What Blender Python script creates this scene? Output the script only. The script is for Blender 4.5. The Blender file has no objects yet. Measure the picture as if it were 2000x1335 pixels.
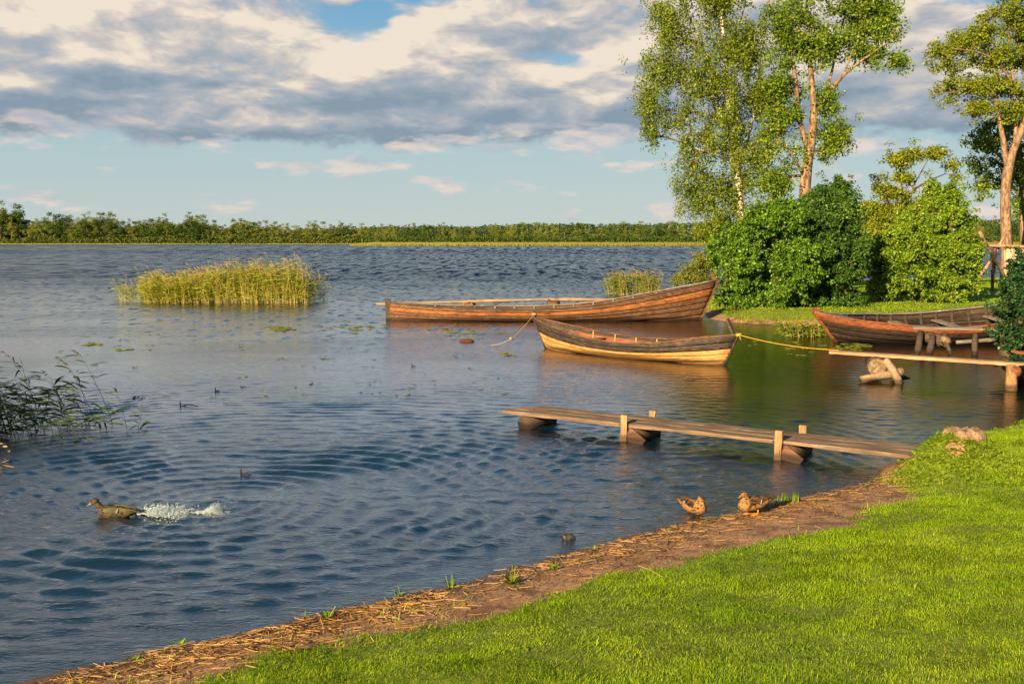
import bpy, math, numpy as np
from mathutils import Vector, Matrix
R = math.radians
rng = np.random.default_rng(7)
S = bpy.context.scene
COL = S.collection

# ------------------------------------------------------------------ camera
FPX, CX, CY = 1944.0, 1000.0, 667.5          # focal length in photograph pixels (35 mm lens)
CAMZ = 3.0
PITCH = math.atan((667.5 - 466.0) / FPX)
cam = bpy.data.objects.new('camera', bpy.data.cameras.new('camera'))
COL.objects.link(cam); S.camera = cam
cam.location = (0, 0, CAMZ)
cam.rotation_euler = (math.pi / 2 - PITCH, 0, 0)
cam.data.sensor_width = 36.0
cam.data.lens = 36.0 * FPX / 2000.0
cam.data.clip_start = 0.1
cam.data.clip_end = 20000

# ------------------------------------------------------------------ light
SUN_AZ = 214.0      # compass bearing of the sun (y = north); behind the camera, to its left
SUN_EL = 19.0
sd = Vector((math.sin(R(SUN_AZ)) * math.cos(R(SUN_EL)), math.cos(R(SUN_AZ)) * math.cos(R(SUN_EL)), math.sin(R(SUN_EL))))
sun = bpy.data.objects.new('sun', bpy.data.lights.new('sun', 'SUN'))
COL.objects.link(sun)
sun.data.energy = 5.0
sun.data.angle = R(0.5)
sun.data.color = (1.0, 0.76, 0.44)
sun.rotation_euler = sd.to_track_quat('Z', 'Y').to_euler()
S.view_settings.view_transform = 'Standard'
S.view_settings.look = 'None'
S.view_settings.exposure = 1.5
S.view_settings.gamma = 1
S.view_settings.use_curve_mapping = False
S.cycles.max_bounces = 8
S.cycles.transparent_max_bounces = 12
S.cycles.caustics_reflective = False
S.cycles.caustics_refractive = False

# ------------------------------------------------------------------ node helper
class NG:
    def __init__(s, nt): s.nt = nt
    def n(s, typ, **kw):
        nd = s.nt.nodes.new(typ)
        for k, v in kw.items(): setattr(nd, k, v)
        return nd
    def setin(s, sock, v):
        if isinstance(v, bpy.types.NodeSocket): s.nt.links.new(v, sock)
        elif v is not None:
            try: sock.default_value = v
            except Exception: sock.default_value = (*v, 1.0)
    def m(s, op, a, b=None, c=None, clamp=False):
        nd = s.n('ShaderNodeMath', operation=op, use_clamp=clamp)
        s.setin(nd.inputs[0], a)
        if b is not None: s.setin(nd.inputs[1], b)
        if c is not None: s.setin(nd.inputs[2], c)
        return nd.outputs[0]
    def vm(s, op, a, b=None):
        nd = s.n('ShaderNodeVectorMath', operation=op)
        s.setin(nd.inputs[0], a)
        if b is not None: s.setin(nd.inputs[1], b)
        return nd.outputs['Value'] if op in ('DOT_PRODUCT', 'LENGTH', 'DISTANCE') else nd.outputs[0]
    def sep(s, v):
        nd = s.n('ShaderNodeSeparateXYZ'); s.setin(nd.inputs[0], v); return nd.outputs
    def comb(s, x, y, z):
        nd = s.n('ShaderNodeCombineXYZ')
        for i, v in enumerate((x, y, z)): s.setin(nd.inputs[i], v)
        return nd.outputs[0]
    def noise(s, vec, scale, detail=4, rough=0.55, dist=0.0, out='Fac', lac=2.0):
        nd = s.n('ShaderNodeTexNoise')
        if vec is not None: s.setin(nd.inputs['Vector'], vec)
        s.setin(nd.inputs['Scale'], scale); s.setin(nd.inputs['Detail'], detail)
        s.setin(nd.inputs['Roughness'], rough); s.setin(nd.inputs['Distortion'], dist); s.setin(nd.inputs['Lacunarity'], lac)
        return nd.outputs[out]
    def voro(s, vec, scale, feature='F1', out='Distance'):
        nd = s.n('ShaderNodeTexVoronoi', feature=feature)
        s.setin(nd.inputs['Vector'], vec); s.setin(nd.inputs['Scale'], scale)
        return nd.outputs[out]
    def ss(s, x, lo, hi, o0=0.0, o1=1.0):
        nd = s.n('ShaderNodeMapRange', interpolation_type='SMOOTHSTEP')
        for i, v in enumerate((x, lo, hi, o0, o1)): s.setin(nd.inputs[i], v)
        return nd.outputs[0]
    def lin(s, x, lo, hi, o0=0.0, o1=1.0):
        nd = s.n('ShaderNodeMapRange')
        for i, v in enumerate((x, lo, hi, o0, o1)): s.setin(nd.inputs[i], v)
        return nd.outputs[0]
    def mix(s, f, a, b, blend='MIX'):
        nd = s.n('ShaderNodeMix', data_type='RGBA', blend_type=blend)
        s.setin(nd.inputs[0], f); s.setin(nd.inputs[6], a); s.setin(nd.inputs[7], b)
        return nd.outputs[2]
    def ramp(s, f, stops):
        nd = s.n('ShaderNodeValToRGB'); cr = nd.color_ramp
        while len(cr.elements) < len(stops): cr.elements.new(0.5)
        for e, (p, c) in zip(cr.elements, stops):
            e.position = p; e.color = (*c, 1.0) if len(c) == 3 else c
        s.setin(nd.inputs[0], f); return nd.outputs[0]
    def mapping(s, vec, scale=(1, 1, 1), rot=(0, 0, 0), loc=(0, 0, 0)):
        nd = s.n('ShaderNodeMapping'); s.setin(nd.inputs[0], vec)
        nd.inputs['Scale'].default_value = scale; nd.inputs['Rotation'].default_value = rot; nd.inputs['Location'].default_value = loc
        return nd.outputs[0]

# ------------------------------------------------------------------ sky: Nishita air with procedural clouds
W = bpy.data.worlds.new('World'); S.world = W; W.use_nodes = True
nt = W.node_tree; nt.nodes.clear(); g = NG(nt)
def build_sky():
    sky = g.n('ShaderNodeTexSky', sky_type='NISHITA', sun_disc=False)
    sky.sun_elevation = R(SUN_EL); sky.sun_rotation = R(SUN_AZ)
    sky.air_density = 1.0; sky.dust_density = 0.6; sky.ozone_density = 1.6
    tc = g.n('ShaderNodeTexCoord').outputs['Generated']
    x, y, z = g.sep(tc)
    r = g.m('MAXIMUM', g.m('SQRT', g.m('ADD', g.m('MULTIPLY', x, x), g.m('MULTIPLY', y, y))), 0.02)
    v = g.m('DIVIDE', z, r)                       # tangent of the elevation
    az = g.m('ARCTAN2', x, y)                     # bearing from the lake's axis
    cx, cy = g.m('DIVIDE', x, r), g.m('DIVIDE', y, r)
    # cloud coordinates: flattened towards the horizon as real layers are
    vv = g.m('POWER', g.m('MAXIMUM', v, 0.0), 0.80)
    P = g.comb(cx, cy, g.m('MULTIPLY', vv, 2.35))
    P = g.vm('ADD', P, (3.1, 1.7, 0.35))
    warp = g.vm('MULTIPLY', g.vm('SUBTRACT', g.noise(P, 7.0, 3, 0.55, out='Color'), (0.5, 0.5, 0.5)), (0.07, 0.07, 0.10))
    P = g.vm('ADD', P, warp)
    def dens(P):
        big = g.noise(P, 3.0, 3, 0.5)
        fine = g.noise(P, 9.0, 12, 0.57)
        return g.m('ADD', g.m('MULTIPLY', big, 0.42), g.m('MULTIPLY', fine, 0.58))
    d0 = dens(P)
    d1 = dens(g.vm('ADD', P, (-0.020, -0.008, 0.044)))
    def bump2(pa, pv, sa, sv):
        q = g.m('ADD', g.m('POWER', g.m('DIVIDE', g.m('SUBTRACT', az, pa), sa), 2.0), g.m('POWER', g.m('DIVIDE', g.m('SUBTRACT', v, pv), sv), 2.0))
        return g.m('EXPONENT', g.m('MULTIPLY', q, -1.0))
    wob = g.noise(g.comb(cx, cy, g.m('MULTIPLY', v, 2.0)), 7.0, 7, 0.62)
    base = g.m('ADD', 0.040, g.m('MULTIPLY', wob, 0.100))    # flat, ragged underside of the deck
    deck = g.ss(v, base, g.m('ADD', base, 0.014))
    # coverage falls off upwards; a few blue holes
    cover = g.lin(v, 0.10, 0.62, 0.235, -0.12)
    for (pa, pv, sa, sv, amt) in ((-0.02, 0.243, 0.075, 0.014, -0.24), (0.07, 0.170, 0.05, 0.012, -0.16), (0.46, 0.235, 0.055, 0.035, -0.34), (-0.33, 0.24, 0.04, 0.008, -0.14),
                                  (-0.42, 0.21, 0.16, 0.06, 0.10), (0.33, 0.15, 0.25, 0.05, 0.03), (-0.1, 0.11, 0.5, 0.03, 0.12)):
        cover = g.m('ADD', cover, g.m('MULTIPLY', bump2(pa, pv, sa, sv), amt))
    dd = g.m('ADD', d0, cover)
    a = g.m('MULTIPLY', g.ss(dd, 0.53, 0.64), deck)
    # light and shade inside the deck
    rel = g.m('SUBTRACT', d0, d1)
    lit = g.m('ADD', g.m('MULTIPLY', rel, 5.2), 0.57)
    hb = g.m('SUBTRACT', v, base)
    lit = g.m('ADD', lit, g.lin(hb, 0.0, 0.13, -0.24, 0.26))
    lit = g.m('ADD', lit, g.m('MULTIPLY', bump2(-0.42, 0.205, 0.10, 0.040), 0.42))
    lit = g.m('ADD', lit, g.m('MULTIPLY', bump2(-0.14, 0.165, 0.22, 0.020), 0.16))
    lit = g.m('SUBTRACT', lit, g.m('MULTIPLY', bump2(-0.20, 0.118, 0.45, 0.026), 0.26))
    lit = g.m('SUBTRACT', lit, g.m('MULTIPLY', bump2(0.14, 0.215, 0.10, 0.022), 0.14))
    lit = g.m('ADD', lit, g.m('MULTIPLY', g.m('SUBTRACT', g.noise(P, 4.0, 4, 0.55), 0.5), 0.6))
    ccol = g.ramp(lit, [(0.0, (1.75, 2.3, 2.85)), (0.28, (2.35, 2.8, 3.25)), (0.50, (3.1, 3.25, 3.5)), (0.74, (4.5, 4.1, 3.8)), (1.0, (6.4, 5.5, 4.5))])
    # small fair-weather puffs low over the far shore and scraps under the deck
    P2 = g.vm('ADD', g.comb(cx, cy, g.m('MULTIPLY', v, 3.6)), (9.3, 4.0, 2.2))
    pn = g.noise(P2, 12.0, 6, 0.52)
    pm = g.m('MULTIPLY', g.ss(v, 0.010, 0.022), g.ss(v, 0.125, 0.095))
    pa = g.m('MULTIPLY', g.ss(pn, 0.55, 0.64), pm)
    pbig = g.m('MULTIPLY', g.ss(g.noise(g.vm('ADD', g.comb(cx, cy, g.m('MULTIPLY', v, 3.0)), (2.0, 7.0, 1.2)), 9.0, 7, 0.55), 0.53, 0.62), g.m('MULTIPLY', g.ss(v, 0.074, 0.084), g.ss(v, 0.13, 0.10)))
    pa = g.m('MAXIMUM', pa, pbig)
    skyc = g.vm('MULTIPLY', sky.outputs[0], (1.0, 1.0, 1.0))
    airy = g.ramp(g.lin(v, 0.0, 0.9), [(0.0, (3.8, 4.3, 4.15)), (0.10, (2.95, 3.95, 4.2)), (0.26, (1.15, 2.8, 4.4)), (0.6, (0.75, 2.0, 3.9)), (1.0, (0.7, 1.5, 2.7))])
    skyc = g.mix(0.93, skyc, airy)
    c = g.mix(g.m('MULTIPLY', a, 0.96), skyc, ccol)
    c = g.mix(g.m('MULTIPLY', pa, 0.75), c, g.ramp(g.noise(P2, 20.0, 4, 0.6), [(0.35, (3.2, 3.6, 4.2)), (0.6, (6.1, 5.0, 4.4))]))
    # below the horizon: dull ground light
    c = g.mix(g.ss(z, -0.02, 0.0), (1.2, 1.4, 1.2, 1), c)
    bg = g.n('ShaderNodeBackground'); g.setin(bg.inputs[0], c); bg.inputs[1].default_value = 0.05
    out = g.n('ShaderNodeOutputWorld'); nt.links.new(bg.outputs[0], out.inputs[0])
build_sky()

# ------------------------------------------------------------------ geometry helpers
def at(px, py, Y):
    """world point seen in direction (px, py) of the photograph at distance Y along the lake's axis"""
    u = (px - CX) / FPX; v = -(py - CY) / FPX
    c, s = math.cos(PITCH), math.sin(PITCH)
    d = (u, c + v * s, -s + v * c)
    t = Y / d[1]
    return Vector((d[0] * t, Y, CAMZ + d[2] * t))
def onz(px, py, z=0.0):
    u = (px - CX) / FPX; v = -(py - CY) / FPX
    c, s = math.cos(PITCH), math.sin(PITCH)
    d = (u, c + v * s, -s + v * c)
    t = (z - CAMZ) / d[2]
    return Vector((d[0] * t, d[1] * t, z))
def tag(o, label=None, cat=None, group=None, kind=None):
    if label: o['label'] = label
    if cat: o['category'] = cat
    if group: o['group'] = group
    if kind: o['kind'] = kind
    return o
def empty(name, loc, rz=0.0, label=None, cat=None, group=None, rot=None):
    o = bpy.data.objects.new(name, None); COL.objects.link(o)
    o.location = loc; o.rotation_euler = rot if rot else (0, 0, rz)
    o.empty_display_size = 0.2
    return tag(o, label, cat, group)
def finish(name, me, mat, parent=None, smooth=False):
    if isinstance(mat, (list, tuple)):
        for m_ in mat: me.materials.append(m_)
    elif mat: me.materials.append(mat)
    if smooth: me.shade_smooth()
    o = bpy.data.objects.new(name, me); COL.objects.link(o)
    if parent: o.parent = parent
    return o
def mesh_np(name, V, F, mat, parent=None, smooth=False):
    V = np.ascontiguousarray(V, dtype=np.float32); F = np.ascontiguousarray(F, dtype=np.int32)
    me = bpy.data.meshes.new(name)
    k = F.shape[1]
    me.vertices.add(len(V)); me.vertices.foreach_set('co', V.ravel())
    me.loops.add(F.size); me.loops.foreach_set('vertex_index', F.ravel())
    me.polygons.add(len(F)); me.polygons.foreach_set('loop_start', np.arange(0, F.size, k, dtype=np.int32))
    me.update(calc_edges=True)
    return finish(name, me, mat, parent, smooth)
class MB:
    def __init__(s): s.v = []; s.f = []
    def add(s, V, F):
        o = len(s.v); s.v += [tuple(p) for p in V]; s.f += [tuple(i + o for i in f) for f in F]
    def box(s, c, size, M=None, jit=0.0):
        hx, hy, hz = size[0] / 2, size[1] / 2, size[2] / 2
        V = [Vector((sx * hx, sy * hy, sz * hz)) for sx in (-1, 1) for sy in (-1, 1) for sz in (-1, 1)]
        if jit: V = [p + Vector(rng.normal(0, jit, 3)) for p in V]
        if M is not None: V = [M @ p for p in V]
        V = [p + Vector(c) for p in V]
        s.add(V, [(0, 1, 3, 2), (4, 6, 7, 5), (0, 4, 5, 1), (2, 3, 7, 6), (0, 2, 6, 4), (1, 5, 7, 3)])
    def beam(s, a, b, w, h, up=(0, 0, 1), nseg=1, jit=0.0):
        """rectangular beam from a to b, width w (sideways), height h"""
        a, b = Vector(a), Vector(b); d = (b - a).normalized(); up = Vector(up)
        side = d.cross(up).normalized(); u = side.cross(d).normalized()
        V = []
        for i in range(nseg + 1):
            p = a.lerp(b, i / nseg)
            for (sx, sz) in ((-1, -1), (1, -1), (1, 1), (-1, 1)):
                V.append(p + side * (sx * w / 2 + rng.normal(0, 1) * jit) + u * (sz * h / 2 + rng.normal(0, 1) * jit))
        F = [(3, 2, 1, 0), (4 * nseg, 4 * nseg + 1, 4 * nseg + 2, 4 * nseg + 3)]
        for i in range(nseg):
            o = 4 * i
            for k in range(4): F.append((o + k, o + (k + 1) % 4, o + 4 + (k + 1) % 4, o + 4 + k))
        s.add(V, F)
    def tube(s, pts, rad, n=8, jit=0.0, cap=True):
        pts = [Vector(p) for p in pts]
        if not hasattr(rad, '__len__'): rad = [rad] * len(pts)
        t0 = (pts[1] - pts[0]).normalized()
        ref = Vector((0, 0, 1)) if abs(t0.z) < 0.9 else Vector((1, 0, 0))
        V = []
        nrm = t0.cross(ref).normalized()
        for i, p in enumerate(pts):
            t = (pts[min(i + 1, len(pts) - 1)] - pts[max(i - 1, 0)]).normalized()
            nrm = (nrm - t * nrm.dot(t)).normalized(); bn = t.cross(nrm)
            for k in range(n):
                a_ = 2 * math.pi * k / n
                rr = rad[i] * (1 + (rng.normal(0, jit) if jit else 0))
                V.append(p + (nrm * math.cos(a_) + bn * math.sin(a_)) * rr)
        F = []
        for i in range(len(pts) - 1):
            for k in range(n):
                F.append((i * n + k, i * n + (k + 1) % n, (i + 1) * n + (k + 1) % n, (i + 1) * n + k))
        if cap:
            F.append(tuple(range(n))[::-1]); F.append(tuple(range((len(pts) - 1) * n, len(pts) * n)))
        s.add(V, F)
    def loft(s, rings, closed=True, cap=False):
        n = len(rings[0]); V = [p for r_ in rings for p in r_]; F = []
        for i in range(len(rings) - 1):
            for k in range(n if closed else n - 1):
                F.append((i * n + k, i * n + (k + 1) % n, (i + 1) * n + (k + 1) % n, (i + 1) * n + k))
        if cap: F.append(tuple(range(n))[::-1]); F.append(tuple(range((len(rings) - 1) * n, len(rings) * n)))
        s.add(V, F)
    def build(s, name, mat, parent=None, smooth=False, bevel=0.0):
        me = bpy.data.meshes.new(name); me.from_pydata(s.v, [], s.f); me.update()
        o = finish(name, me, mat, parent, smooth)
        if bevel:
            b = o.modifiers.new('bevel', 'BEVEL'); b.width = bevel; b.segments = 2; b.limit_method = 'ANGLE'
        return o
def cyl(a, b, r0, r1=None, n=10, seg=4, jit=0.03, bend=0.0):
    a, b = Vector(a), Vector(b); r1 = r0 if r1 is None else r1
    off = Vector(rng.normal(0, 1, 3)); off = off * bend
    P = [a.lerp(b, i / seg) + off * math.sin(math.pi * i / seg) for i in range(seg + 1)]
    mb = MB(); mb.tube(P, [r0 + (r1 - r0) * i / seg for i in range(seg + 1)], n, jit); return mb
def fbm2(x, y, seed=0, octs=4, f0=1.0):
    """cheap smooth value noise in numpy"""
    out = np.zeros_like(x); amp = 1.0; tot = 0
    for o in range(octs):
        fx, fy = x * f0 * 2 ** o + 17.3 * seed + 100, y * f0 * 2 ** o + 9.1 * seed + 100
        ix, iy = np.floor(fx).astype(np.int64), np.floor(fy).astype(np.int64)
        tx, ty = fx - ix, fy - iy; tx = tx * tx * (3 - 2 * tx); ty = ty * ty * (3 - 2 * ty)
        def h(a_, b_):
            n_ = (a_ * 374761393 + b_ * 668265263 + (seed + o) * 1442695041) & 0xffffffff
            n_ = ((n_ ^ (n_ >> 13)) * 1274126177) & 0xffffffff
            return ((n_ ^ (n_ >> 16)) & 0xffff) / 65535.0
        v_ = (h(ix, iy) * (1 - tx) + h(ix + 1, iy) * tx) * (1 - ty) + (h(ix, iy + 1) * (1 - tx) + h(ix + 1, iy + 1) * tx) * ty
        out += amp * (v_ - 0.5); tot += amp; amp *= 0.5
    return out / tot * 2
def sdf_poly(poly, x, y):
    """signed distance to a polygon, positive inside"""
    P = np.array(poly, float); Q = np.roll(P, -1, 0)
    best = np.full(x.shape, 1e18); inside = np.zeros(x.shape, bool)
    for (ax, ay), (bx, by) in zip(P, Q):
        ex, ey = bx - ax, by - ay
        t = np.clip(((x - ax) * ex + (y - ay) * ey) / (ex * ex + ey * ey + 1e-12), 0, 1)
        best = np.minimum(best, (x - ax - t * ex) ** 2 + (y - ay - t * ey) ** 2)
        if ay != by:
            c = ((ay > y) != (by > y)) & (x < (bx - ax) * (y - ay) / (by - ay) + ax)
            inside ^= c
    return np.where(inside, 1, -1) * np.sqrt(best)

# ------------------------------------------------------------------ materials
def mat_new(name):
    m_ = bpy.data.materials.new(name); m_.use_nodes = True; m_.node_tree.nodes.clear()
    return m_, NG(m_.node_tree)
def principled(g, col, rough=0.7, spec=0.3, bump=None, bs=0.3, bd=0.01, **kw):
    p = g.n('ShaderNodeBsdfPrincipled')
    g.setin(p.inputs['Base Color'], col); g.setin(p.inputs['Roughness'], rough)
    g.setin(p.inputs['Specular IOR Level'], spec)
    for k, v in kw.items(): g.setin(p.inputs[k], v)
    if bump is not None:
        b = g.n('ShaderNodeBump'); b.inputs['Strength'].default_value = bs; b.inputs['Distance'].default_value = bd
        g.setin(b.inputs['Height'], bump); g.nt.links.new(b.outputs[0], p.inputs['Normal'])
    o = g.n('ShaderNodeOutputMaterial'); g.nt.links.new(p.outputs[0], o.inputs[0])
    return p
def wood(name, dark, mid, light, axis='x', scale=1.0, rough=0.75, spec=0.25, worn=None, bd=0.006):
    m_, g = mat_new(name)
    tc = g.n('ShaderNodeTexCoord').outputs['Object']
    sc = {'x': (0.9, 16, 16), 'y': (16, 0.9, 16), 'z': (16, 16, 0.9)}[axis]
    rnd = g.n('ShaderNodeObjectInfo').outputs['Random']
    p = g.vm('ADD', g.mapping(tc, tuple(c * scale for c in sc)), g.comb(g.m('MULTIPLY', rnd, 40), 0.0, 0.0))
    gr = g.noise(p, 1.6, 8, 0.65, 0.3)
    big = g.noise(g.vm('ADD', tc, g.comb(rnd, rnd, rnd)), 1.3 * scale, 5, 0.6)
    f = g.m('ADD', g.m('MULTIPLY', gr, 0.7), g.m('MULTIPLY', big, 0.3))
    c = g.ramp(f, [(0.34, dark), (0.50, mid), (0.66, light)])
    if worn:
        sp = g.ss(g.noise(g.mapping(tc, (1.2, 3, 3)), 2.4 * scale, 6, 0.7), 0.52, 0.66)
        c = g.mix(g.m('MULTIPLY', sp, 0.75), c, (*worn, 1))
    cr = g.ss(g.noise(p, 4.0, 3, 0.8), 0.60, 0.68)
    c = g.mix(g.m('MULTIPLY', cr, 0.6), c, tuple(q * 0.3 for q in dark))
    wz = g.sep(g.n('ShaderNodeNewGeometry').outputs['Position'])[2]
    c = g.mix(g.m('MULTIPLY', g.ss(g.m('SUBTRACT', wz, g.m('MULTIPLY', big, 0.12)), 0.085, 0.0), 0.80), c, tuple(q * 0.35 for q in dark))   # wet, slimy at the waterline
    principled(g, c, rough, spec, g.m('SUBTRACT', gr, g.m('MULTIPLY', cr, 0.5)), 0.7, bd)
    return m_
def plain(name, c1, c2, scale=8, rough=0.8, spec=0.2, bd=0.005, bs=0.5):
    m_, g = mat_new(name)
    tc = g.n('ShaderNodeTexCoord').outputs['Object']
    f = g.noise(tc, scale, 7, 0.65)
    principled(g, g.ramp(f, [(0.35, c1), (0.65, c2)]), rough, spec, f, bs, bd)
    return m_
def foliage_mat(name, stops, transl=0.35, gloss=0.10, objrand=0.0, rough=0.45):
    """leaf: diffuse + translucent + a little waxy gloss, colour varied leaf by leaf and clump by clump"""
    m_, g = mat_new(name)
    geo = g.n('ShaderNodeNewGeometry'); ri = geo.outputs['Random Per Island']
    tc = g.n('ShaderNodeTexCoord').outputs['Object']
    big = g.noise(tc, 0.9, 3, 0.6)
    f = g.m('ADD', g.m('MULTIPLY', ri, 0.55), g.m('MULTIPLY', big, 0.75))
    f = g.m('SUBTRACT', f, 0.15)
    if objrand:
        rnd = g.n('ShaderNodeObjectInfo').outputs['Random']
        f = g.m('ADD', f, g.m('MULTIPLY', g.m('SUBTRACT', rnd, 0.5), objrand))
    c = g.ramp(f, stops)
    d = g.n('ShaderNodeBsdfDiffuse'); g.setin(d.inputs[0], c)
    t = g.n('ShaderNodeBsdfTranslucent'); g.setin(t.inputs[0], g.mix(1.0, c, (1.25, 1.15, 0.5, 1), 'MULTIPLY'))
    gl = g.n('ShaderNodeBsdfGlossy'); gl.inputs['Roughness'].default_value = rough; gl.inputs[0].default_value = (0.30, 0.34, 0.22, 1)
    m1 = g.n('ShaderNodeMixShader'); m1.inputs[0].default_value = transl
    g.nt.links.new(d.outputs[0], m1.inputs[1]); g.nt.links.new(t.outputs[0], m1.inputs[2])
    m2 = g.n('ShaderNodeMixShader'); m2.inputs[0].default_value = gloss * 0.5
    g.nt.links.new(m1.outputs[0], m2.inputs[1]); g.nt.links.new(gl.outputs[0], m2.inputs[2])
    o = g.n('ShaderNodeOutputMaterial'); g.nt.links.new(m2.outputs[0], o.inputs[0])
    return m_
# ------------------------------------------------------------------ land and water outline (world metres)
SHORE_PX = [(60, 1335), (300, 1268), (440, 1242), (560, 1213), (700, 1180), (840, 1150), (1000, 1108), (1120, 1078), (1180, 1060), (1250, 1040), (1340, 1018), (1440, 999),
            (1500, 986), (1560, 972), (1640, 955), (1700, 938), (1745, 922), (1765, 905), (1790, 893), (1840, 880), (1900, 862), (1940, 845), (2000, 822)]
shore = [tuple(onz(*p)[:2]) for p in SHORE_PX]
LAND = [(-300, -200), (-120, -30), (-30, -2), (-10, 2.4)] + shore + [(9.2, 17.5), (12.5, 19), (15.5, 21.5), (16, 24)]
LAND += [tuple(onz(*p)[:2]) for p in [(2010, 706), (1985, 704), (1960, 698), (1950, 680), (1962, 664), (1900, 648), (1800, 642), (1700, 640), (1620, 637), (1560, 634), (1480, 634), (1420, 630), (1385, 624),
         (1372, 610), (1368, 598), (1385, 582), (1440, 570), (1520, 562), (1600, 558), (1720, 556), (1850, 553), (1950, 552), (2060, 552)]]
LAND += [(70, 72), (300, 90), (300, -200)]
FAR = [(-3000, 470), (-700, 515), (-400, 530), (-230, 528), (-150, 532), (-84, 528), (-74, 470), (-66, 408), (-30, 402), (40, 405), (110, 400), (200, 403), (420, 396), (900, 400), (3000, 330), (3000, 4000), (-3000, 4000)]
MOUND = at(1866, 880, 12.45)
MOUND2 = onz(1975, 850, 0.35)
def ground_h(x, y):
    x = np.asarray(x, float); y = np.asarray(y, float)
    d = sdf_poly(LAND, x, y) + fbm2(x, y, 3, 3, 0.9) * 0.10
    near = y < 20
    zl = np.where(d < 0.9, d * 0.10, 0.09 + (d - 0.9) * 0.15)
    zl = np.where(near, np.minimum(zl, 1.35), np.minimum(d * 0.30, 0.42 + 0.12 * fbm2(x, y, 5, 2, 0.15)))
    zw = np.maximum(d * 0.13, -1.6)
    z = np.where(d > 0, zl, zw)
    # grassy hump where the jetty lands, and a smaller one beyond
    for M_, r_, h_ in ((MOUND, 0.60, 0.46), (MOUND2, 0.6, 0.16)):
        q = ((x - M_.x) ** 2 + ((y - M_.y) * 1.1) ** 2) / r_ ** 2
        z = z + h_ * np.exp(-q ** 1.3) * (1 + 0.25 * fbm2(x, y, 8, 3, 3.0))
    z = z + np.where(d > 0, np.clip(d, 0, 1), 0.3) * (0.035 * fbm2(x, y, 1, 4, 1.3)) + np.where(near, 0.012 * fbm2(x, y, 2, 3, 9.0), 0)
    df = sdf_poly(FAR, x, y)
    zf = np.where(df > 0, np.minimum(df * 0.05, 0.5) + np.clip((df - 260) * 0.008, 0, 9), -1.6)
    return np.where(y > 250, zf, z)
def gh(x, y): return float(ground_h(np.array([x]), np.array([y]))[0])
def axis(lo, hi, step, far_lo, far_hi, grow):
    a = list(np.arange(lo, hi + 1e-6, step)); s_ = step; v_ = a[-1]
    while v_ < far_hi: s_ *= grow; v_ += s_; a.append(v_)
    s_ = step; v_ = a[0]; b = []
    while v_ > far_lo: s_ *= grow; v_ -= s_; b.append(v_)
    return np.array(b[::-1] + a)
def grid(xs, ys):
    X, Y = np.meshgrid(xs, ys); nx, ny = len(xs), len(ys)
    i = np.arange(nx * ny).reshape(ny, nx)
    F = np.stack([i[:-1, :-1], i[:-1, 1:], i[1:, 1:], i[1:, :-1]], -1).reshape(-1, 4)
    return X.ravel(), Y.ravel(), F
# where the lawn starts (photograph line carried onto the ground)
GRASS_PX = [(330, 1345), (480, 1292), (640, 1258), (850, 1222), (1050, 1172), (1130, 1150), (1200, 1122), (1400, 1080), (1560, 1050), (1640, 1030), (1700, 1008), (1790, 975),
            (1770, 950), (1735, 925), (1775, 900), (1830, 850), (1850, 842), (1900, 850), (2000, 826)]
def drape(px, py):
    z = 0.2
    for _ in range(8):
        p = onz(px, py, z); z = 0.5 * z + 0.5 * gh(p.x, p.y)
    return onz(px, py, z)
grass_line = [tuple(drape(*p)[:2]) for p in GRASS_PX]
GRASS = [(-300, -200), (-60, -30), (-12, 0.8)] + grass_line + [(9.5, 17.0), (12, 18), (300, 60), (300, -200)]
def lawn_sdf(x, y):
    return sdf_poly(GRASS, x, y) + 0.34 * fbm2(x, y, 11, 6, 1.9)

def ground_material():
    m_, g = mat_new('ground')
    tc = g.n('ShaderNodeNewGeometry').outputs['Position']
    la = g.n('ShaderNodeAttribute'); la.attribute_name = 'lawn'; la = la.outputs['Fac']
    n1 = g.noise(tc, 3.0, 6, 0.65); n2 = g.noise(tc, 30.0, 8, 0.75); n3 = g.noise(tc, 160.0, 3, 0.7)
    grain = g.m('ADD', g.m('MULTIPLY', n2, 0.6), g.m('MULTIPLY', n3, 0.4))
    sand = g.ramp(grain, [(0.32, (0.07, 0.032, 0.014)), (0.45, (0.23, 0.12, 0.058)), (0.58, (0.40, 0.225, 0.115)), (0.70, (0.56, 0.37, 0.21))])
    dirt = g.ramp(grain, [(0.35, (0.05, 0.024, 0.012)), (0.65, (0.24, 0.12, 0.055))])
    sand = g.mix(g.ss(n1, 0.47, 0.62), sand, dirt)
    # dark wet rim at the water's edge and silt below it
    z = g.sep(tc)[2]
    wet = g.ss(g.m('ADD', z, g.m('MULTIPLY', g.m('SUBTRACT', n1, 0.5), 0.03)), 0.035, 0.0)
    sand = g.mix(g.m('MULTIPLY', wet, 0.8), sand, (0.028, 0.02, 0.013, 1))
    silt = g.ramp(grain, [(0.35, (0.02, 0.02, 0.008)), (0.65, (0.075, 0.065, 0.03))])
    sand = g.mix(g.ss(z, -0.01, -0.09), sand, silt)
    sand = g.mix(g.ss(z, -0.15, -0.55), sand, (0.006, 0.010, 0.010, 1))
    turf = g.ramp(g.noise(tc, 18.0, 7, 0.7), [(0.3, (0.03, 0.045, 0.005)), (0.5, (0.11, 0.15, 0.008)), (0.7, (0.22, 0.24, 0.02))])
    c = g.mix(g.ss(la, 0.42, 0.58), sand, turf)
    principled(g, c, g.lin(wet, 0, 1, 0.9, 0.35), 0.3, grain, 1.0, 0.012)
    return m_
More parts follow.
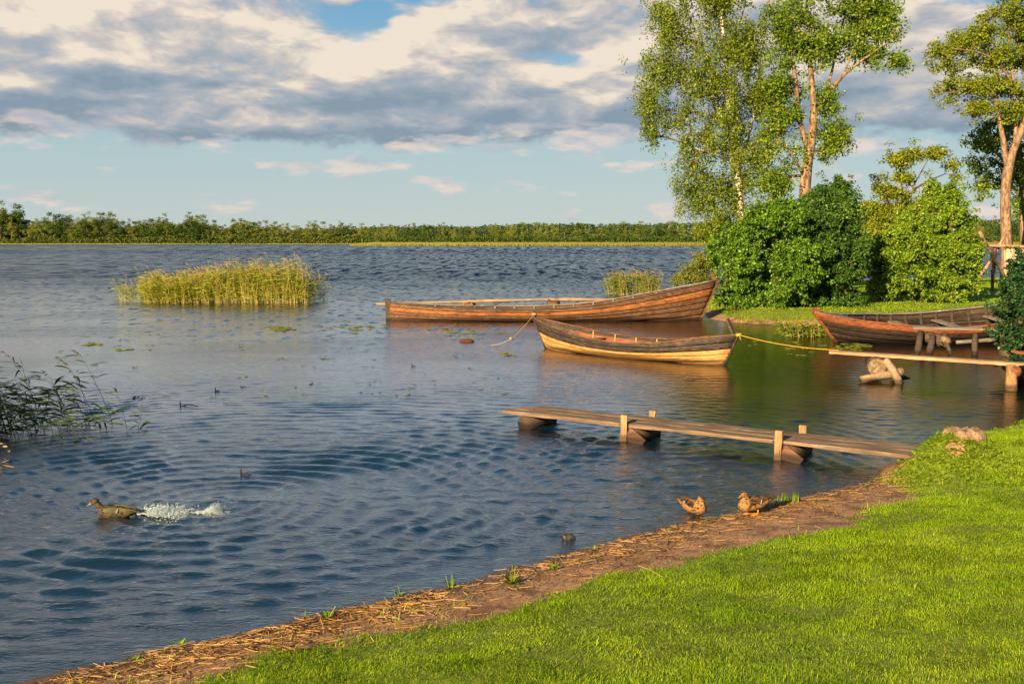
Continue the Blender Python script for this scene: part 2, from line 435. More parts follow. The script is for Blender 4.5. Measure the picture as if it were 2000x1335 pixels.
def build_ground():
    xs = axis(-3.5, 8.2, 0.045, -3000, 3000, 1.045); 
    ya = np.concatenate([np.arange(-40, 4.2, 1.2), np.arange(4.2, 15.5, 0.045), np.arange(15.5, 24, 0.25), np.arange(24, 72, 0.5)])
    b = [ya[-1]]; s_ = 1
    while b[-1] < 3900: s_ *= 1.08; b.append(b[-1] + s_)
    ys = np.concatenate([[-190, -120, -70], ya, b[1:]])
    X, Y, F = grid(xs, ys)
    Z = ground_h(X, Y)
    o = mesh_np('ground', np.stack([X, Y, Z], 1), F, ground_material(), smooth=True)
    d = lawn_sdf(X, Y)
    dl = sdf_poly(LAND, X, Y)
    lawn = np.clip(0.5 + d * 2.5, 0, 1)
    lawn = np.where(Y > 18, np.clip(0.5 + (dl - 0.5) * 1.2, 0, 1), lawn)
    lawn = np.where(Y > 250, 1.0, lawn)
    # bare earth patches on the hump
    q = (X - MOUND.x + 0.12) ** 2 + (Y - MOUND.y + 0.28) ** 2
    lawn = np.where(q < 0.014, 0.2, lawn)
    at_ = o.data.attributes.new('lawn', 'FLOAT', 'POINT'); at_.data.foreach_set('value', lawn.astype(np.float32))
    tag(o, kind='structure')
build_ground()

# ------------------------------------------------------------------ water
def water_material():
    m_, g = mat_new('water')
    pos = g.n('ShaderNodeNewGeometry').outputs['Position']
    x, y, z = g.sep(pos)
    far = g.ss(y, 28.0, 60.0)
    # wind ripples: elongated across the wind, several sizes; calmer streaks where the lake is sheltered
    n1 = g.noise(g.mapping(pos, (1.0, 2.6, 1.0), rot=(0, 0, R(-8))), 13.0, 5, 0.6, 0.4); n2 = g.noise(g.mapping(pos, (1.0, 2.6, 1.0), rot=(0, 0, R(12))), 4.2, 4, 0.6, 0.3)
    patch = g.ss(g.noise(g.mapping(pos, (1, 2.5, 1)), 0.10, 3, 0.5), 0.40, 0.62)
    calm = g.m('MULTIPLY', g.ss(y, 12.0, 17.0), g.ss(y, 70.0, 34.0))
    amp = g.m('SUBTRACT', 1.0, g.m('MULTIPLY', calm, 0.45))
    amp = g.m('MULTIPLY', amp, g.lin(patch, 0, 1, 0.75, 1.15))
    h = g.m('ADD', g.m('MULTIPLY', n1, 0.013), g.m('MULTIPLY', n2, 0.010))
    shel = g.m('MULTIPLY', g.ss(x, 1.0, 5.0), g.m('MULTIPLY', g.ss(y, 13.5, 17.5), g.ss(y, 42.0, 36.0)))   # the cove behind the jetty: sheltered waves, and painted dark for tree reflections
    h = g.m('MULTIPLY', g.m('MULTIPLY', h, amp), g.lin(shel, 0, 1, 1.0, 0.42))
    b = g.n('ShaderNodeBump'); b.inputs['Strength'].default_value = 1.0; b.inputs['Distance'].default_value = 1.0
    g.setin(b.inputs['Height'], h)
    # chop on the open lake: slopes of wavelets a few decimetres to some metres long
    def slope(sc, k, ax):
        c_ = g.noise(g.mapping(pos, (1.0, ax, 1.0), rot=(0, 0, R(8))), sc, 3, 0.6, 0.2, out='Color')
        return g.vm('MULTIPLY', g.vm('SUBTRACT', c_, (0.5, 0.5, 0.5)), (k * .6, k, 0.0))
    sl = g.vm('ADD', slope(2.6, 0.9, 1.6), slope(0.55, 1.0, 1.8)); sl = g.vm('ADD', sl, slope(0.16, 0.75, 2.4))
    wf = g.m('ADD', g.lin(g.ss(y, 16.0, 30.0), 0, 1, 0.0, 0.20), g.m('MULTIPLY', g.ss(y, 38.0, 85.0), 1.05))
    wf = g.m('MULTIPLY', wf, g.lin(patch, 0, 1, 0.7, 1.2))
    wf = g.m('MULTIPLY', wf, g.lin(shel, 0, 1, 1.0, 0.25))
    sl = g.vm('MULTIPLY', sl, g.comb(wf, wf, 0.0))
    rip = g.vm('ADD', slope(13.0, 0.9, 1.5), slope(5.0, 0.8, 1.7)); wn = g.m('MULTIPLY', g.m('ADD', 0.17, g.m('MULTIPLY', g.ss(y, 9.0, 16.0), 0.12)), g.lin(shel, 0, 1, 1.0, 0.35))
    sl = g.vm('ADD', sl, g.vm('MULTIPLY', rip, g.comb(wn, wn, 0.0)))
    sx, sy, sz_ = g.sep(sl)
    sl = g.comb(sx, g.m('SUBTRACT', g.m('MULTIPLY', sy, 0.25), g.m('MULTIPLY', g.m('ABSOLUTE', sy), 0.9)), 0.0)   # the wavelet faces one sees are the ones leaning this way
    # gusts: groups of steeper wavelets, longer down-wind the farther out they form
    def dashes(sx_, sy_, lo, hi):
        return g.ss(g.noise(g.mapping(pos, (sx_, sy_, 1.0), rot=(0, 0, R(2))), 1.0, 3, 0.65), lo, hi)
    gA = g.m('MULTIPLY', dashes(2.4, 1.1, .50, .66), g.m('MULTIPLY', g.ss(y, 22.0, 34.0), g.ss(y, 110.0, 70.0)))
    gB = g.m('MULTIPLY', dashes(1.1, .16, .48, .66), g.m('MULTIPLY', g.ss(y, 60.0, 95.0), g.ss(y, 330.0, 200.0)))
    gC = g.m('MULTIPLY', dashes(.55, .045, .47, .66), g.ss(y, 150.0, 260.0))
    gd = g.m('ADD', g.m('MULTIPLY', gA, g.lin(g.ss(y, 30.0, 60.0), 0, 1, .20, .42)), g.m('ADD', g.m('MULTIPLY', gB, .5), g.m('MULTIPLY', gC, .5)))
    sl = g.vm('ADD', sl, g.comb(0.0, g.m('MULTIPLY', g.m('MULTIPLY', gd, -1.0), g.lin(shel, 0, 1, 1.0, 0.1)), 0.0))
    nrm = g.vm('NORMALIZE', g.vm('ADD', b.outputs[0], sl))
    fr = g.n('ShaderNodeFresnel'); fr.inputs['IOR'].default_value = 1.36; g.nt.links.new(nrm, fr.inputs['Normal'])
    gl = g.n('ShaderNodeBsdfGlossy'); gl.inputs['Roughness'].default_value = 0.04; g.nt.links.new(nrm, gl.inputs['Normal'])
    tr = g.n('ShaderNodeBsdfTransparent'); tr.inputs[0].default_value = (0.32, 0.34, 0.22, 1)
    df = g.n('ShaderNodeBsdfDiffuse'); g.setin(df.inputs[0], g.mix(shel, (0.005, 0.026, 0.045, 1), (0.005, 0.011, 0.006, 1)))  # cove colour carries the dark reflection of the trees
    m0 = g.n('ShaderNodeMixShader'); m0.inputs[0].default_value = 0.45
    g.nt.links.new(tr.outputs[0], m0.inputs[1]); g.nt.links.new(df.outputs[0], m0.inputs[2])
    ff = g.m('ADD', g.m('MULTIPLY', fr.outputs[0], g.m('SUBTRACT', 2.25, g.m('ADD', g.m('MULTIPLY', shel, 1.0), g.m('MULTIPLY', g.ss(y, 36.0, 80.0), 0.9)))), 0.015, clamp=True)
    m1 = g.n('ShaderNodeMixShader'); g.nt.links.new(ff, m1.inputs[0])
    g.nt.links.new(m0.outputs[0], m1.inputs[1]); g.nt.links.new(gl.outputs[0], m1.inputs[2])
    o = g.n('ShaderNodeOutputMaterial'); g.nt.links.new(m1.outputs[0], o.inputs[0])
    return m_
SPL = onz(420, 985)      # where the duck took off from
def build_water():
    xs = axis(-7.5, 9.0, 0.045, -3000, 3000, 1.05)
    ys = [-30, -10, 0, 3, 4.5] + list(np.arange(5.2, 15.0, 0.024)); s_ = 0.024
    while ys[-1] < 30: s_ *= 1.004; ys.append(ys[-1] + s_)
    while ys[-1] < 3900: s_ *= 1.06; ys.append(ys[-1] + s_)
    ys = np.array(ys)
    X, Y, F = grid(xs, ys)
    H = np.zeros_like(X); r_ = np.random.default_rng(5)
    fine = np.clip((13 - np.abs(X)) / 4, 0, 1) * np.clip((30 - Y) / 12, 0, 1) * np.clip((Y - 4.5) / 1.0, 0, 1)
    near = np.clip((17.5 - Y) / 6, 0.0, 1)
    warpx = X + 0.25 * fbm2(X, Y, 21, 2, 0.4); warpy = Y + 0.16 * fbm2(X, Y, 22, 2, 0.5)
    for k in range(44):
        lam = 0.10 * (1.036 ** k); th = R((90, 66, 104)[k % 3] + r_.normal(0, 7)); kk = 2 * math.pi / lam
        H += (0.036, 0.026, 0.026)[k % 3] / kk * np.sin(kk * (warpx * math.cos(th) + warpy * math.sin(th)) + r_.uniform(0, 6.28)) * (0.6 + 0.5 * near)
    H = H + 6.0 * np.clip(H, 0, None) ** 2 * 2      # crests a little sharper than troughs
    gust = 0.65 + 0.7 * fbm2(X, Y, 31, 3, 0.35)
    H *= np.clip(gust, 0.25, 1.3)
    # rings running out from the duck's take-off and from its bow
    for (cx_, cy_, a_, lam) in ((SPL.x, SPL.y, 0.025, 0.33), (SPL.x - 1.0, SPL.y, 0.004, 0.17), (onz(1340, 1000).x, onz(1340, 1000).y, 0.006, 0.22), (onz(1110, 1050).x, onz(1110, 1050).y, 0.004, 0.25)):
        rr = np.hypot(X - cx_, (Y - cy_)); w = fbm2(X, Y, 41, 3, 0.7) * 0.36
        ph = 2 * math.pi * (rr + w) / lam
        H += a_ * np.sin(ph) * np.exp(-rr / (8.0 if a_ > .0075 else 2.2)) * np.clip(rr / (2.2 if a_ > .0075 else 0.6), 0, 1) / np.sqrt(1 + rr * 0.3) * np.clip(0.8 + 1.5 * fbm2(X, Y, 43, 4, 0.5), 0.12, 1.7)
    # churned water behind the duck
    for (cx_, cy_, s1) in ((SPL.x - 0.45, SPL.y, 0.35), (SPL.x + 0.15, SPL.y + 0.12, 0.45)):
        q = ((X - cx_) / s1) ** 2 + ((Y - cy_) / 0.22) ** 2
        H += 0.035 * np.exp(-q) * (0.4 + 1.8 * np.abs(fbm2(X, Y, 51, 3, 5.0)))
    H *= fine
    dl = sdf_poly(LAND, X, Y)
    H *= np.clip(-dl / 0.8, 0.12, 1)
    o = mesh_np('water', np.stack([X, Y, H], 1), F, water_material(), smooth=True)
    tag(o, kind='structure')
build_water()
# ------------------------------------------------------------------ woods
W_PALE = wood('wood_pale', (0.16, 0.075, 0.022), (0.42, 0.215, 0.065), (0.56, 0.33, 0.13), worn=(0.26, 0.13, 0.045))
W_TAR = wood('wood_tarred', (0.010, 0.008, 0.007), (0.030, 0.022, 0.018), (0.085, 0.060, 0.045), worn=(0.10, 0.065, 0.04), rough=0.65)
W_BROWN = wood('wood_brown', (0.030, 0.014, 0.008), (0.105, 0.048, 0.024), (0.22, 0.115, 0.06), worn=(0.17, 0.11, 0.07))
W_ORANGE = wood('wood_orange', (0.055, 0.022, 0.009), (0.25, 0.088, 0.024), (0.42, 0.18, 0.055), worn=(0.07, 0.03, 0.016))
W_RED = wood('wood_red', (0.06, 0.022, 0.011), (0.20, 0.062, 0.022), (0.33, 0.12, 0.042), worn=(0.05, 0.03, 0.022))
W_GREY = wood('wood_grey', (0.06, 0.05, 0.042), (0.17, 0.145, 0.12), (0.30, 0.26, 0.21), worn=(0.11, 0.085, 0.06))
W_DECK = wood('wood_deck', (0.055, 0.034, 0.021), (0.15, 0.098, 0.060), (0.27, 0.185, 0.115), worn=(0.10, 0.065, 0.042), scale=1.3)
W_DARK = wood('wood_dark', (0.020, 0.014, 0.010), (0.060, 0.040, 0.028), (0.13, 0.09, 0.06), worn=(0.04, 0.028, 0.02))
W_HULLD = wood('wood_hull_dark', (0.006, 0.0045, 0.0035), (0.020, 0.013, 0.009), (0.060, 0.038, 0.025), worn=(0.065, 0.034, 0.02))
W_POST = wood('wood_post', (0.09, 0.05, 0.022), (0.25, 0.14, 0.062), (0.42, 0.26, 0.13), axis='z', worn=(0.20, 0.12, 0.06))
W_PLANK = wood('wood_plank', (0.14, 0.075, 0.038), (0.32, 0.19, 0.10), (0.48, 0.31, 0.18), worn=(0.20, 0.125, 0.075))
W_POLE = wood('wood_pole', (0.09, 0.055, 0.032), (0.24, 0.16, 0.095), (0.40, 0.285, 0.175), scale=1.5)
def end_grain():
    m_, g = mat_new('end_grain')
    tc = g.n('ShaderNodeTexCoord').outputs['Object']
    x, y, z = g.sep(tc)
    r_ = g.m('SQRT', g.m('ADD', g.m('MULTIPLY', y, y), g.m('MULTIPLY', z, z)))
    ring = g.m('SINE', g.m('ADD', g.m('MULTIPLY', r_, 330), g.m('MULTIPLY', g.noise(tc, 9, 3), 12)))
    a = g.m('ARCTAN2', y, z)
    crack = g.m('MULTIPLY', g.ss(g.m('ABSOLUTE', g.m('SINE', g.m('MULTIPLY', a, 2.5))), 0.14, 0.02), g.ss(r_, 0.14, 0.02))
    c = g.ramp(g.m('ADD', g.m('MULTIPLY', ring, 0.18), g.noise(tc, 14, 5)), [(0.3, (0.07, 0.045, 0.026)), (0.7, (0.27, 0.19, 0.11))])
    c = g.mix(g.m('MULTIPLY', crack, 0.8), c, (0.50, 0.40, 0.26, 1))
    principled(g, c, 0.85, 0.1, ring, 0.3, 0.004)
    return m_
W_END = end_grain()
ROPE_Y = plain('rope_yellow', (0.30, 0.16, 0.015), (0.55, 0.34, 0.05), 60)
ROPE_T = plain('rope_tan', (0.22, 0.14, 0.06), (0.45, 0.32, 0.16), 60)
STONE = plain('wet_stone', (0.012, 0.012, 0.011), (0.06, 0.055, 0.045), 12, rough=0.3, spec=0.5, bd=0.01)

# ------------------------------------------------------------------ clinker boats
class Hull:
    def __init__(s, L, B, gun, keel, over, full=(2.3, 0.75), n=48, flare=1.1, prof=0.80):
        s.L, s.B, s.gun, s.keel, s.over, s.full, s.n, s.flare, s.prof = L, B, gun, keel, over, full, n, flare, prof
    def P(s, u, t, side, off=0.0):
        k = np.interp(u, *s.keel); g_ = np.interp(u, *s.gun)
        # smooth the interpolated sheer
        g_ = sum(np.interp(np.clip(u + d, 0, 1), *s.gun) for d in (-0.05, -0.025, 0, 0.025, 0.05)) / 5 if 0.05 < u < 0.95 else g_
        b = s.B / 2 * max(0.0, 1 - abs(2 * u - 1) ** s.full[0]) ** s.full[1]
        b = max(b, 0.012)
        yy = b * math.sin(min(t, 1.0) * math.pi / 2) ** s.prof
        z = k + (g_ - k) * t ** s.flare
        x = u * s.L + (-s.over[0] * max(0, 1 - u * 5) ** 1.5 + s.over[1] * max(0, 1 - (1 - u) * 5) ** 1.5) * (t ** 1.15)
        # outward direction in the section
        e = 0.02; t2 = min(t + e, 1.0); t1 = t2 - 2 * e if t2 - 2 * e > 0 else 0
        dy = b * (math.sin(t2 * math.pi / 2) ** s.prof - math.sin(max(t1, 0) * math.pi / 2) ** s.prof); dz = (g_ - k) * (t2 ** s.flare - t1 ** s.flare)
        l_ = math.hypot(dy, dz) + 1e-9
        yy += off * dz / l_; z -= off * dy / l_ * 0.6
        return Vector((x, side * max(yy, 0.004), z))
    def strake(s, mb, t0, t1, side, th=0.022, lap=0.012, m=3):
        rings = []
        for i in range(s.n + 1):
            u = i / s.n; out = []; inn = []
            for j in range(m + 1):
                q = j / m; t = t0 + (t1 - t0) * q
                out.append(s.P(u, t, side, lap * (1 - q))); inn.append(s.P(u, t, side, lap * (1 - q) - th))
            r_ = out + inn[::-1]
            rings.append(r_ if side > 0 else r_[::-1])
        mb.loft(rings, True, True)
    def rail(s, mb, side, w=0.05, h=0.045, t=1.0, out=0.012, u0=0.0, u1=1.0):
        rings = []
        for i in range(s.n + 1):
            u = u0 + (u1 - u0) * i / s.n; p = s.P(u, t, side)
            yo = Vector((0, side, 0)); zz = Vector((0, 0, 1)); p = p + yo * out
            r_ = [p - yo * w - zz * h * .4, p - zz * h * .4, p + zz * h * .6, p - yo * w + zz * h * .6]
            rings.append(r_ if side > 0 else r_[::-1])
        mb.loft(rings, True, True)
    def rib(s, mb, u, side, w=0.035, d=0.035, t0=0.15):
        rings = []
        for j in range(9):
            t = t0 + (0.99 - t0) * j / 8
            a = s.P(u, t, side, -0.022); b = s.P(u, t, side, -0.022 - d)
            X = Vector((w / 2, 0, 0)); r_ = [a - X, a + X, b + X, b - X]
            rings.append(r_)
        mb.loft(rings, True, True)
    def thwart(s, mb, u, w, t, th=0.03, skew=0.0):
        a = s.P(u - skew, t, -1, -0.025); b = s.P(u + skew, t, 1, -0.025); b.z = a.z = (a.z + b.z) / 2
        mb.beam(a, b, w, th)
    def stem(s, mb, end, w=0.07, d=0.10, up=0.10, lean=0.0, t0=0.0):
        u = 0.0 if end == 0 else 1.0; sg = -1 if end == 0 else 1
        rings = []; ps = [s.P(u, t0 + (1 - t0) * j / 8, 1) for j in range(9)]; ps = [Vector((p.x, 0, p.z)) for p in ps]
        if up: ps.append(ps[-1] + Vector((sg * lean, 0, up)))
        for i, p in enumerate(ps):
            q = Vector((sg * d * 0.35, 0, 0)); r_ = Vector((-sg * d * 0.65, 0, 0)); Y = Vector((0, w / 2, 0))
            rings.append([p + q - Y * .6, p + q + Y * .6, p + r_ + Y, p + r_ - Y])
        mb.loft(rings, True, True)

def place(name, A, Bp, roll=0.0, **kw):
    A, Bp = Vector(A), Vector(Bp)
    o = empty(name, (A.x, A.y, 0), **kw)
    o.rotation_euler = (roll, 0, math.atan2(Bp.y - A.y, Bp.x - A.x))
    return o

def boat_tan():
    A, B = onz(1070, 682), onz(1413, 713); L = (B - A).length
    o = place('rowing_boat', (A.x, A.y + .15), (B.x, B.y + .15), label='small tan rowing boat with a black upper band, moored between two ropes', cat='boat')
    h = Hull(L, 1.42, ([0, .1, .25, .5, .72, .88, 1], [.84, .66, .50, .405, .46, .60, .74]), ([0, .08, .5, .92, 1], [-.08, -.14, -.16, -.14, -.10]), (.50, .40), (2.2, .72), prof=0.62, flare=1.25)
    ts = [0, .32, .52, .66, .83, 1.0]
    lo = MB(); up = MB()
    for sd_ in (-1, 1):
        for i in range(5):
            h.strake(lo if i < 3 else up, ts[i], ts[i + 1], sd_)
    lo.build('lower_planking', W_PALE, o, True); up.build('upper_planking', W_TAR, o, True)
    inn = MB()
    for sd_ in (-1, 1):
        for i in range(4): h.strake(inn, .12 + .2 * i, .32 + .205 * i, sd_, th=.006, lap=-.026)
    inn.build('inner_planking', W_BROWN, o, True)
    for sd_ in (-1, 1):
        m = MB(); h.rail(m, sd_, 0.055, 0.04); m.build('gunwale', W_BROWN, o, True)
    m = MB(); h.stem(m, 0, .06, .10, .05, -.02); m.build('bow_stem', W_TAR, o)
    m = MB(); m.tube([Vector((-.47, 0, .86)), Vector((-.47, 0, .92)), Vector((-.46, 0, .97)), Vector((-.45, 0, 1.0))], [.04, .055, .06, .03], 10); m.build('mooring_knob', W_TAR, o, True)
    m = MB(); h.stem(m, 1, .06, .10, .03, 0); m.build('stern_post', W_TAR, o)
    m = MB(); m.beam((L + .30, 0, .72), (L + .10, 0.02, 1.10), .11, .05, up=(1, 0, 0)); m.build('upright_board', W_DARK, o)
    for u in (.22, .34, .46, .58, .70, .82):
        for sd_ in (-1, 1):
            m = MB(); h.rib(m, u, sd_); m.build('rib', W_PALE, o)
    m = MB(); h.thwart(m, .27, .22, .80); m.build('thwart', W_BROWN, o)
    m = MB(); h.thwart(m, .80, .24, .80); m.build('thwart', W_BROWN, o)
    m = MB()
    for k in (-2, -1, 0, 1, 2): m.beam((L * .12, k * .13, -.05), (L * .88, k * .13, -.05), .12, .02)
    m.build('floor_boards', W_RED, o)
    m = MB(); m.tube([(L * .30, -.2, .10), (L * .62, .05, .22), (L * .80, .12, .30)], .02, 8); m.beam((L * .80, .12, .30), (L * .90, .16, .33), .10, .015); m.build('oar', W_PLANK, o)
    m = MB()
    for sd_ in (-1, 1):
        rs = []
        for i in range(25):
            u = .14 + .72 * i / 24; p = h.P(u, .86, sd_, -.03); q = h.P(u, .74, sd_, -.03)
            a = Vector((0, -sd_ * .02, 0)); rs.append([p, q, q + a, p + a])
        m.loft(rs, True, True)
    m.build('stringer', W_RED, o)
    return o, h, L
BT, BTH, BTL = boat_tan()

def boat_long():
    A, B = onz(757, 628), onz(1366, 624.5); A.y += .55; B.y += .15; L = (B - A).length
    o = place('long_rowing_boat', A, B, label='long orange brown clinker boat with a high pointed bow against the bushes', cat='boat')
    h = Hull(L, 1.9, ([0, .1, .22, .4, .52, .62, .7, .8, .9, .96, 1], [.66, .56, .49, .45, .47, .54, .66, .86, 1.13, 1.33, 1.46]), ([0, .5, .9, 1], [-.2, -.25, -.2, -.12]), (.02, .68), (2.4, .70), n=72, prof=.62, flare=1.25)
    ts = [0, .28, .44, .58, .70, .86, 1.0]
    mats = [W_BROWN, W_BROWN, W_BROWN, W_BROWN, W_ORANGE, W_BROWN]; mb = {}
    for i in range(6):
        for sd_ in (-1, 1): h.strake(mb.setdefault(i, MB()), ts[i], ts[i + 1], sd_, th=.028, lap=.016)
    low = MB(); low.v, low.f = [], []
    for i, nm in ((0, 'lower_planking'), (1, 'lower_planking'), (2, 'middle_planking'), (3, 'middle_planking'), (4, 'orange_strake'), (5, 'upper_planking')):
        mb[i].build(nm, mats[i], o, True)
    for sd_ in (-1, 1):
        m = MB(); h.rail(m, sd_, .09, .05); m.build('gunwale', W_DARK if sd_ < 0 else W_GREY, o, True)
    m = MB(); h.stem(m, 1, .09, .16, .0, 0); m.beam((L + .62, 0, 1.38), (L + .42, 0, 1.72), .10, .14, up=(1, 0, 0)); m.build('bow_stem', W_BROWN, o)
    m = MB(); m.beam((-.02, 0, -.25), (-.05, 0, .80), .10, .20, up=(1, 0, 0)); m.build('stern_post', W_DARK, o)
    for k in range(13):
        for sd_ in (-1, 1):
            m = MB(); h.rib(m, .08 + .065 * k, sd_, .06, .05); m.build('rib', W_GREY, o)
    for u in (.2, .38, .56, .72):
        m = MB(); h.thwart(m, u, .28, .86, .04); m.build('thwart', W_GREY, o)
    m = MB()
    for k in (-2, -1, 0, 1, 2): m.beam((L * .06, k * .2, -.02), (L * .9, k * .2, -.02), .18, .03)
    m.build('floor_boards', W_DARK, o)
    m = MB()
    for t_ in (.445, .585, .705, .865):
        for k in range(64):
            p = h.P(.02 + .96 * k / 63, t_ + .012, -1, .022); m.box(p, (.022, .014, .022))
    q = m.build('rivets', W_TAR, o); q['kind'] = 'stuff'
    return o
BL = boat_long()

def boat_dark():
    A = onz(1640, 668); Bp = (A.x + 7.2, A.y + 1.9, 0); L = 7.3
    o = place('wide_rowing_boat', (A.x, A.y + .1), (Bp[0], Bp[1] + .1), roll=R(5.5), label='wide dark open boat with a worn orange top plank, partly behind the right-hand shrub', cat='boat')
    h = Hull(L, 2.5, ([0, .06, .15, .35, .5, .7, .85, 1], [.90, .74, .66, .57, .58, .70, .84, 1.05]), ([0, .5, 1], [-.08, -.28, -.15]), (.88, .5), (2.6, .72), n=60, prof=.50, flare=1.2)
    ts = [0, .26, .46, .64, .80, 1.0]
    lo = MB(); up = MB(); fs = MB()
    for sd_ in (-1, 1):
        for i in range(5): h.strake((up if sd_ < 0 else fs) if i == 4 else lo, ts[i], ts[i + 1], sd_, th=.03, lap=.016)
    lo.build('lower_planking', W_HULLD, o, True); up.build('orange_strake', W_RED, o, True); fs.build('far_top_strake', W_DARK, o, True)
    for sd_ in (-1, 1):
        m = MB(); h.rail(m, sd_, .10, .05); m.build('gunwale', W_RED if sd_ < 0 else W_GREY, o, True)
    m = MB(); h.rail(m, 1, .05, .05, t=.62, out=-.06, u0=.12, u1=.9); m.build('stringer', W_DARK, o)
    m = MB(); h.stem(m, 0, .10, .22, .13, .03); m.build('bow_stem', W_RED, o, bevel=.01)
    for k in range(11):
        for sd_ in (-1, 1):
            m = MB(); h.rib(m, .12 + .075 * k, sd_, .06, .05); m.build('rib', W_DARK, o)
    for u in (.33, .55, .78):
        m = MB(); h.thwart(m, u, .30, .74, .045, .02); m.build('thwart', W_GREY, o, bevel=.006)
    m = MB(); a = h.P(.02, .97, -1); 
    rs = []
    for i in range(8):
        u = .0 + .10 * i / 7; p = h.P(u, .96, -1); q = h.P(u, .96, 1); rs.append([p, q, q + Vector((0, 0, .02)), p + Vector((0, 0, .02))])
    m.loft(rs, True, True); m.build('foredeck', W_GREY, o)
    m = MB()
    for k in (-3, -2, -1, 0, 1, 2, 3): m.beam((L * .1, k * .2, -.02), (L * .9, k * .2, -.02), .185, .03)
    m.build('floor_boards', W_DARK, o)
    return o
BD = boat_dark()

# ------------------------------------------------------------------ ropes
def sag(a, b, s, n=14):
    a, b = Vector(a), Vector(b)
    return [a.lerp(b, i / n) - Vector((0, 0, s * 4 * (i / n) * (1 - i / n))) for i in range(n + 1)]
def knot(mb, c, r_, tr, turns=2.5, ax='z'):
    P = []
    for i in range(int(turns * 12) + 1):
        a = 2 * math.pi * i / 12; P.append(Vector(c) + Vector((math.cos(a) * r_, math.sin(a) * r_, (i / (turns * 12) - .5) * tr * 4)))
    mb.tube(P, tr, 6)
def in_boat(o, v):
    M = Matrix.Translation(o.location) @ o.rotation_euler.to_matrix().to_4x4(); return M @ Vector(v)
bow = in_boat(BT, (-.47, 0, .93)); k1 = at(998, 665, bow.y - .75); k1.z = .32; e1 = onz(955, 673)
m = MB(); m.tube(sag(bow, k1, .04), .006, 6); knot(m, bow, .062, .013, 3); knot(m, k1, .03, .016, 2); m.tube(sag(k1, e1 + Vector((0, 0, -.02)), .05), .011, 6)
tag(m.build('mooring_rope', ROPE_T, smooth=True), 'thin tan rope with a knot sagging from the tan boat into the water', 'rope')
PL0 = at(1619, 688, 21.6); PL1 = at(2060, 717, 19.45)
stn = in_boat(BT, (BTL + .42, 0, .74))
m = MB(); m.tube(sag(stn, PL0 + Vector((.25, .1, .04)), .07, 20), .009, 6); knot(m, stn, .055, .016, 3); m.tube([stn, stn + Vector((.05, -.02, -.12))], .012, 6)
tag(m.build('yellow_rope', ROPE_Y, smooth=True), 'yellow rope tied from the tan boat to the narrow plank', 'rope')

# ------------------------------------------------------------------ main jetty
def oriented(name, a, b, **kw):
    a, b = Vector(a), Vector(b); d = b - a
    return empty(name, a, **kw), d
def jetty():
    a = at(980, 800, 15.8); a.z = .27; b = at(1790, 894, 12.4); b.z = .27
    d = (b - a); L = d.length; d = d.normalized(); ang = math.atan2(d.y, d.x)
    o = empty('jetty', a, ang, 'low jetty of three long grey brown boards reaching from the grassy bank into the lake', 'jetty')
    m = MB(); wd = .235
    for k in range(3):
        x0 = (.0, .12, .30)[k]; M = MB()
        m.beam((x0, wd * (k + .5), -.03), (L + .3, wd * (k + .5), -.03 + .002 * k), wd - .012, .055, nseg=24, jit=.0045)
    m.build('deck', W_DECK, o, bevel=.006)
    mm = MB()
    for xx in (.42, .50, 2.2, 2.28, 4.4, 4.48, L - .1):
        for k in range(3):
            for q_ in (.28, .72): mm.tube([(xx + rng.normal(0, .01), wd * (k + q_), -.004), (xx, wd * (k + q_), .0035)], [.009, .008], 6)
    q = mm.build('nails', W_TAR, o); q['kind'] = 'stuff'
    def post(x, y, top, w=.105, t=.05):
        mm = MB(); mm.beam((x, y, -.75), (x + .01, y, top), w, t, up=(0, 1, 0), nseg=7, jit=.0055); mm.build('post', W_POST, o, bevel=.008)
    def local(px, py, Y):
        p = at(px, py, Y) - a; return (p.x * d.x + p.y * d.y)
    for (px, yb, tl) in ((1217, 862, .13), (1515, 900, .14)):
        w_ = onz(px, yb); x = (w_ - a).dot(d)
        post(x, -.035, tl); post(x + .10, 3 * wd + .035, tl - .04)
        mm = MB(); mm.tube([(x + .10, .0, -.20), (x + .12, .4, -.20), (x + .13, 3 * wd + .02, -.20)], [.14, .145, .14], 14, .02)
        mm.build('cross_log', W_DARK, o, True)
        mm = MB(); mm.beam((x + .06, -.01, -.13), (x + .30, -.01, -.30), .05, .20, up=(0, 0, 1)); mm.build('lit_log_end', W_BROWN, o, bevel=.006)  # sunlit corner of the log end, put in as a brown piece
        mm = MB(); mm.tube([(x - .075, -.03, -.02), (x - .055, -.03, -.02)], [.012, .012], 8); mm.build('bolt', W_TAR, o)
    mm = MB(); mm.tube([(.42, .02, -.20), (.44, .45, -.20), (.46, 3 * wd + .06, -.20)], [.135, .145, .14], 14, .02); mm.build('cross_log', W_DARK, o, True)
    mm = MB(); mm.tube([(L - .05, .05, -.13), (L - .03, 3 * wd, -.13)], [.075, .08], 12, .02); mm.build('cross_log', W_BROWN, o, True)
jetty()

